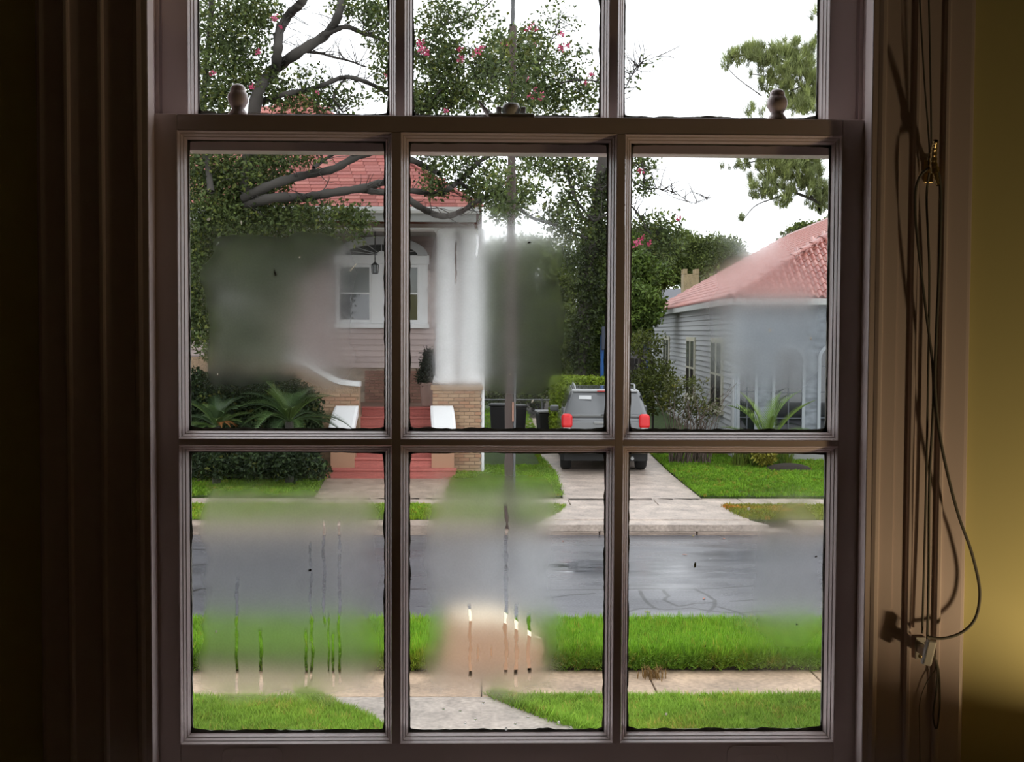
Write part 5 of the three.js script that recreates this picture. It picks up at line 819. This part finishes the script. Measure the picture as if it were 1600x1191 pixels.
// shrubs and palm before the bungalow
{
  const o = P(1200, 690, 26.4), t = thing('young_palm', 'young green palm before the arched windows', 'palm', V(o.x, LAWN, o.z)), m = [std(tone(.16, .27, .05), .7, { side: THREE.DoubleSide }), std(tone(.25, .38, .06), .7, { side: THREE.DoubleSide })];
  part(t, 'trunk', lathe([[0, 0], [.1, 0], [.12, .2], [.06, .4], [0, .42]], 9), bark);
  const palmFronds = [sagoFrond(1.15, .05, .017), sagoFrond(1.05, -.15, .017)];
  [[.3, 1.15, 1], [2.6, 1.05, .95], [.8, 1.3, .9], [2.2, .75, .9], [3.4, .9, .95], [5.9, .8, 1.0], [1.2, .9, .8], [4.6, .7, .8], [.1, .45, .8], [3.0, .4, .75], [5.2, .25, .7], [1.9, .3, .7], [3.9, .15, .65]].forEach(([ry, rz, s], i) => { const f = part(t, 'frond', palmFronds[i % 2], m[i % 2]); f.position.set(0, .35, 0); f.rotation.set(0, ry, 0); f.rotateZ(rz - .3); f.scale.set(s * 1.3, s * 1.3, s); });
  const g = thing('flower_bed_plants', 'low yellow green grasses around the young palm', 'plants', null, 0, { kind: 'stuff' }), blades = new THREE.InstancedMesh(bladeTuft(16, .34, .008, .1), grassMat, 90); for (let i = 0; i < 90; i++) { const p = P(rr(1150, 1235), 705, rr(25.9, 26.9)); blades.setMatrixAt(i, M4(V(p.x, LAWN, p.z), [0, rr(0, 6), 0], Array(3).fill(rr(.6, 1.5)))); blades.setColorAt(i, tone(.17 * rr(.7, 1.4), .26 * rr(.7, 1.3), .03)); } lit(blades); blades.name = 'blades'; blades.userData.kind = 'stuff'; g.add(blades);
  const y = P(1194, 712, 26), yel = thing('croton_bush', 'small yellow leaved bush at the foot of the bungalow', 'bush'); foliage(yel, 'leaves', [[1195, 713, 13, 9, 25.6], [1188, 708, 9, 8, 25.6]], 140, leafCluster(10, .07, .1, .03), tintOf([.36, .34, .03], [.50, .46, .05])); part(yel, 'stem', limb([V(y.x, LAWN, y.z + .3), V(y.x, .3, y.z + .3), V(y.x, .45, y.z + .3)], .02, .01), bark);
  const mb = P(1232, 722, 25.4); solid('mulch_bed', new THREE.SphereGeometry(1, 24, 10, 0, 6.29, 0, 1.57).scale(.5, .16, .3).translate(mb.x, LAWN - .02, mb.z), soil, 'dark mulch mound before the bungalow', 'mulch');
  const bb = thing('bare_bush', 'leggy half bare bush beside the grey sided wall', 'bush'), br = []; for (let i = 0; i < 80; i++) { const s = P(rr(1045, 1110), 690, rr(26.4, 27.2)), a = rr(-.35, .8), L = rr(.6, 1.8); br.push(limb([V(s.x, LAWN, s.z), V(s.x + a * .3 * L, LAWN + L * .6, s.z + rr(-.2, .2)), V(s.x + a * .8 * L, LAWN + L, s.z + rr(-.4, .4))], .012, .004, 4, 2)); } part(bb, 'branches', merge(br), std(tone(.17, .12, .095), .9)); foliage(bb, 'leaves', [[1064, 632, 34, 26, 27], [1100, 640, 30, 22, 26.8], [1060, 600, 24, 20, 27], [1092, 604, 18, 16, 26.9, .5]], 170, leafCluster(7, .10, .08, .02), tintOf([.07, .08, .02], [.17, .20, .035], .1));
  const sh = thing('garden_shrub', 'yellow green shrub growing behind the SUV', 'shrub'); foliage(sh, 'leaves', [[1010, 540, 30, 24, 36], [1025, 585, 26, 26, 34], [1003, 600, 26, 30, 33], [1040, 615, 20, 24, 33], [1010, 630, 24, 20, 32.5]], 380, leafCluster(9, .14, .11, .03), tintOf([.08, .11, .015], [.20, .24, .03])); const sp = P(1020, 650, 34); part(sh, 'stem', limb([V(sp.x, LAWN, sp.z), V(sp.x, 1.2, sp.z), V(sp.x, 2, sp.z)], .04, .02), bark);
}
{
  const t = thing('clipped_hedge', 'bright green clipped hedge beside the SUV', 'hedge'), A = P(868, 640, 30.3), B = P(948, 640, 30.3), top = P(900, 597, 30.3).y, m = new THREE.InstancedMesh(leafCluster(10, .09, .08, .024), leafMat, 2600);
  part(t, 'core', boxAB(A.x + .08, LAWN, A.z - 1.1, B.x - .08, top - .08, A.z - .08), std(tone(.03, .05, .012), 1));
  for (let i = 0; i < 2600; i++) { const f = Math.floor(rnd() * 3), p = f === 0 ? V(rr(A.x, B.x), rr(LAWN, top), A.z) : f === 1 ? V(rr(A.x, B.x), top, rr(A.z - 1.2, A.z)) : V(rnd() < .5 ? A.x : B.x, rr(LAWN, top), rr(A.z - 1.2, A.z)); p.add(V(rr(-.05, .05), rr(-.05, .06), rr(-.05, .05))); m.setMatrixAt(i, M4(p, [rr(0, 6), rr(0, 6), rr(0, 6)])); const q = rr(.7, 1.3); m.setColorAt(i, tone(.36 * q, .50 * q, .03 * q)); }
  lit(m); m.name = 'leaves'; m.userData.kind = 'stuff'; t.add(m);
}
// ================================================================ trees behind
function backTree(label, blobs, n, geo, tint, trunk, o = {}) {
  const t = thing(o.name ?? 'tree', label, 'tree'); const [px, D, r, topPy] = trunk, b = P(px, 600, D);
  part(t, 'trunk', limb([V(b.x, LAWN - .1, b.z), V(b.x + .1, 2, b.z), P(px + 4, topPy, D)], r, r * .5, 8), bark); foliage(t, 'leaves', blobs, n, geo, tint, o); return t;
}
const bigLeaf = leafCluster(12, .22, .15, .045), hugeLeaf = leafCluster(14, .40, .24, .07);
backTree('deep green broad tree behind the chain link fence', [[835, 450, 55, 70, 46], [800, 480, 40, 90, 47], [865, 520, 50, 70, 45], [820, 570, 70, 50, 45], [770, 560, 30, 70, 45], [880, 440, 36, 50, 46], [850, 395, 40, 26, 47, .7], [815, 390, 50, 26, 47, .6], [775, 400, 30, 30, 48, .6], [765, 450, 26, 60, 48], [800, 610, 70, 24, 44]], 3600, bigLeaf, tintOf([.09, .13, .03], [.22, .28, .05]), [840, 46, .25, 480], { shell: .75 });
backTree('light green tree hiding the grey roofed house', [[1000, 440, 26, 46, 41], [990, 490, 26, 50, 40], [1012, 480, 22, 30, 40], [1030, 435, 18, 20, 42, .7], [980, 400, 30, 40, 43]], 1500, bigLeaf, tintOf([.09, .16, .02], [.18, .28, .035]), [996, 41, .14, 470]);
backTree('green spreading oak far behind the roofs', [[1060, 400, 56, 40, 95], [1120, 410, 46, 42, 95], [1005, 400, 44, 46, 92], [1085, 425, 80, 26, 94], [1150, 425, 28, 24, 96], [960, 420, 44, 60, 90], [1150, 390, 14, 16, 96, .5]], 4200, hugeLeaf, tintOf([.09, .13, .03], [.22, .28, .05]), [1070, 95, .5, 430], { shell: .7 });
backTree('small green tree top over the tiled ridge', [[1262, 372, 34, 18, 70], [1245, 385, 26, 14, 70], [1290, 368, 20, 18, 70]], 700, hugeLeaf, tintOf([.09, .13, .03], [.22, .28, .05]), [1262, 70, .2, 380]);
{
  const t = thing('ivy_covered_trunk', 'tall dark tree trunk wrapped in ivy beside the SUV', 'tree'), D = 32, f = D / F, b = P(906, 600, D), pts = [V(b.x, LAWN - .1, b.z), P(908, 560, D), P(918, 450, D), P(930, 350, D), P(940, 270, D), P(944, 200, D)];
  part(t, 'trunk', limb(pts, .21, .13, 9), bark, 'dark trunk');
  part(t, 'branch', limb([P(928, 360, D), P(905, 330, D), P(895, 290, D)], .06, .03), bark); part(t, 'branch', limb([P(936, 300, D), P(950, 270, D), P(962, 240, D)], .06, .03), bark);
  foliage(t, 'ivy_leaves', [[910, 540, 15, 60, D], [920, 450, 17, 60, D], [930, 370, 18, 50, D], [940, 300, 13, 40, D]], 900, leafCluster(9, .12, .10, .035), tintOf([.03, .05, .012], [.09, .13, .02]), { shell: .9 });
  const u = backTree('bright green understory tree beside the ivy covered trunk', [[940, 440, 22, 40, 32.8], [950, 500, 26, 40, 33], [925, 520, 20, 30, 33.2], [955, 390, 20, 40, 33], [900, 400, 22, 30, 33.6, .6], [935, 565, 30, 20, 33.2]], 1300, leafCluster(9, .14, .10, .03), tintOf([.05, .09, .015], [.16, .24, .03]), [948, 33, .09, 430]);
}
{
  // tall pine: tufts of needles at the branch ends
  const D = 57, t = thing('pine_tree', 'tall pine with tufted branches against the sky over the tiled roof', 'pine'), b = P(1345, 600, D), needles = (() => { const p = []; for (let i = 0; i < 46; i++) { const a = rr(0, 6.28), e = rr(.15, 1.5), L = rr(.30, .62), d = V(Math.cos(a) * Math.cos(e), Math.sin(e), Math.sin(a) * Math.cos(e)), n = V(-d.z, 0, d.x).normalize().multiplyScalar(.013); const q = d.clone().multiplyScalar(L), s = V(rr(-.08, .08), rr(-.12, .1), rr(-.08, .08)); for (const v of [n, n.clone().negate(), q]) p.push(v.x + s.x, v.y + s.y, v.z + s.z); } const g = new THREE.BufferGeometry(); g.setAttribute('position', new THREE.Float32BufferAttribute(p, 3)); g.computeVertexNormals(); return g; })();
  part(t, 'trunk', limb([V(b.x, LAWN - .1, b.z), P(1345, 400, D), P(1340, 200, D), P(1335, -60, D)], .28, .14, 9), bark);
  const at = (pts) => pts.map(([x, y]) => P(x, y, D)), f = D / F;
  for (const [pts, r] of [[[[1340, 190], [1290, 150], [1250, 110], [1220, 95], [1180, 85], [1140, 90]], 3.2], [[[1250, 110], [1225, 130], [1200, 120], [1170, 115]], 1.6], [[[1270, 130], [1240, 140], [1215, 155]], 1.6], [[[1250, 110], [1245, 85], [1235, 66]], 1.4], [[[1340, 350], [1300, 328], [1270, 312], [1240, 300], [1200, 280], [1180, 260]], 3.2], [[[1270, 312], [1250, 270], [1210, 250], [1150, 258]], 2], [[[1240, 300], [1210, 310], [1180, 322], [1160, 345]], 1.5], [[[1220, 96], [1205, 75], [1200, 66]], 1], [[[1190, 150], [1150, 120], [1130, 98]], 1]]) part(t, 'branch', limb(at(pts), r * f, r * .4 * f, 6), bark);
  foliage(t, 'needles', [[1200, 85, 46, 20, D], [1170, 90, 40, 16, D, .8], [1240, 80, 34, 18, D], [1235, 115, 40, 26, D, 1.2], [1215, 150, 30, 22, D, .9], [1265, 130, 16, 40, D], [1190, 122, 24, 14, D, .7], [1135, 96, 12, 14, D, .7], [1245, 165, 34, 16, D, .9], [1180, 172, 20, 10, D, .5], [1272, 75, 10, 14, D, .6], [1262, 160, 20, 24, D],
    [1200, 250, 46, 18, D], [1240, 268, 46, 30, D, 1.2], [1190, 290, 22, 26, D, .9], [1270, 290, 20, 40, D, 1.1], [1220, 305, 30, 18, D, .8], [1145, 262, 22, 8, D, .5], [1160, 345, 8, 10, D, .8], [1250, 250, 40, 14, D], [1285, 310, 14, 30, D], [1270, 22, 6, 8, D, .5], [1180, 345, 14, 6, D, .3]], 760, needles, tintOf([.28, .34, .12], [.52, .60, .20]), { shell: .2, upright: true, scale: [.8, 1.4], mat: std(col(1, 1, 1), .7, { side: THREE.DoubleSide }) });
}
{
  const f = thing('tree_line', 'dense row of distant trees closing the view behind the houses', 'trees', null, 0, { kind: 'stuff' });
  foliage(f, 'leaves', [[500, 470, 300, 60, 75], [250, 420, 160, 120, 70], [870, 560, 130, 60, 62], [1000, 540, 60, 30, 64], [1250, 470, 200, 50, 80], [700, 520, 100, 50, 65], [-250, 430, 330, 110, 62], [-900, 420, 380, 130, 60], [1750, 430, 320, 110, 75], [2350, 420, 340, 130, 70]], 15000, hugeLeaf, tintOf([.09, .13, .03], [.22, .28, .05]), { frontToBack: .25, shell: .6, scale: [1.2, 2] });
}

scene.traverse((o) => { if (o.isMesh) lit(o); });
renderer.render(scene, camera);
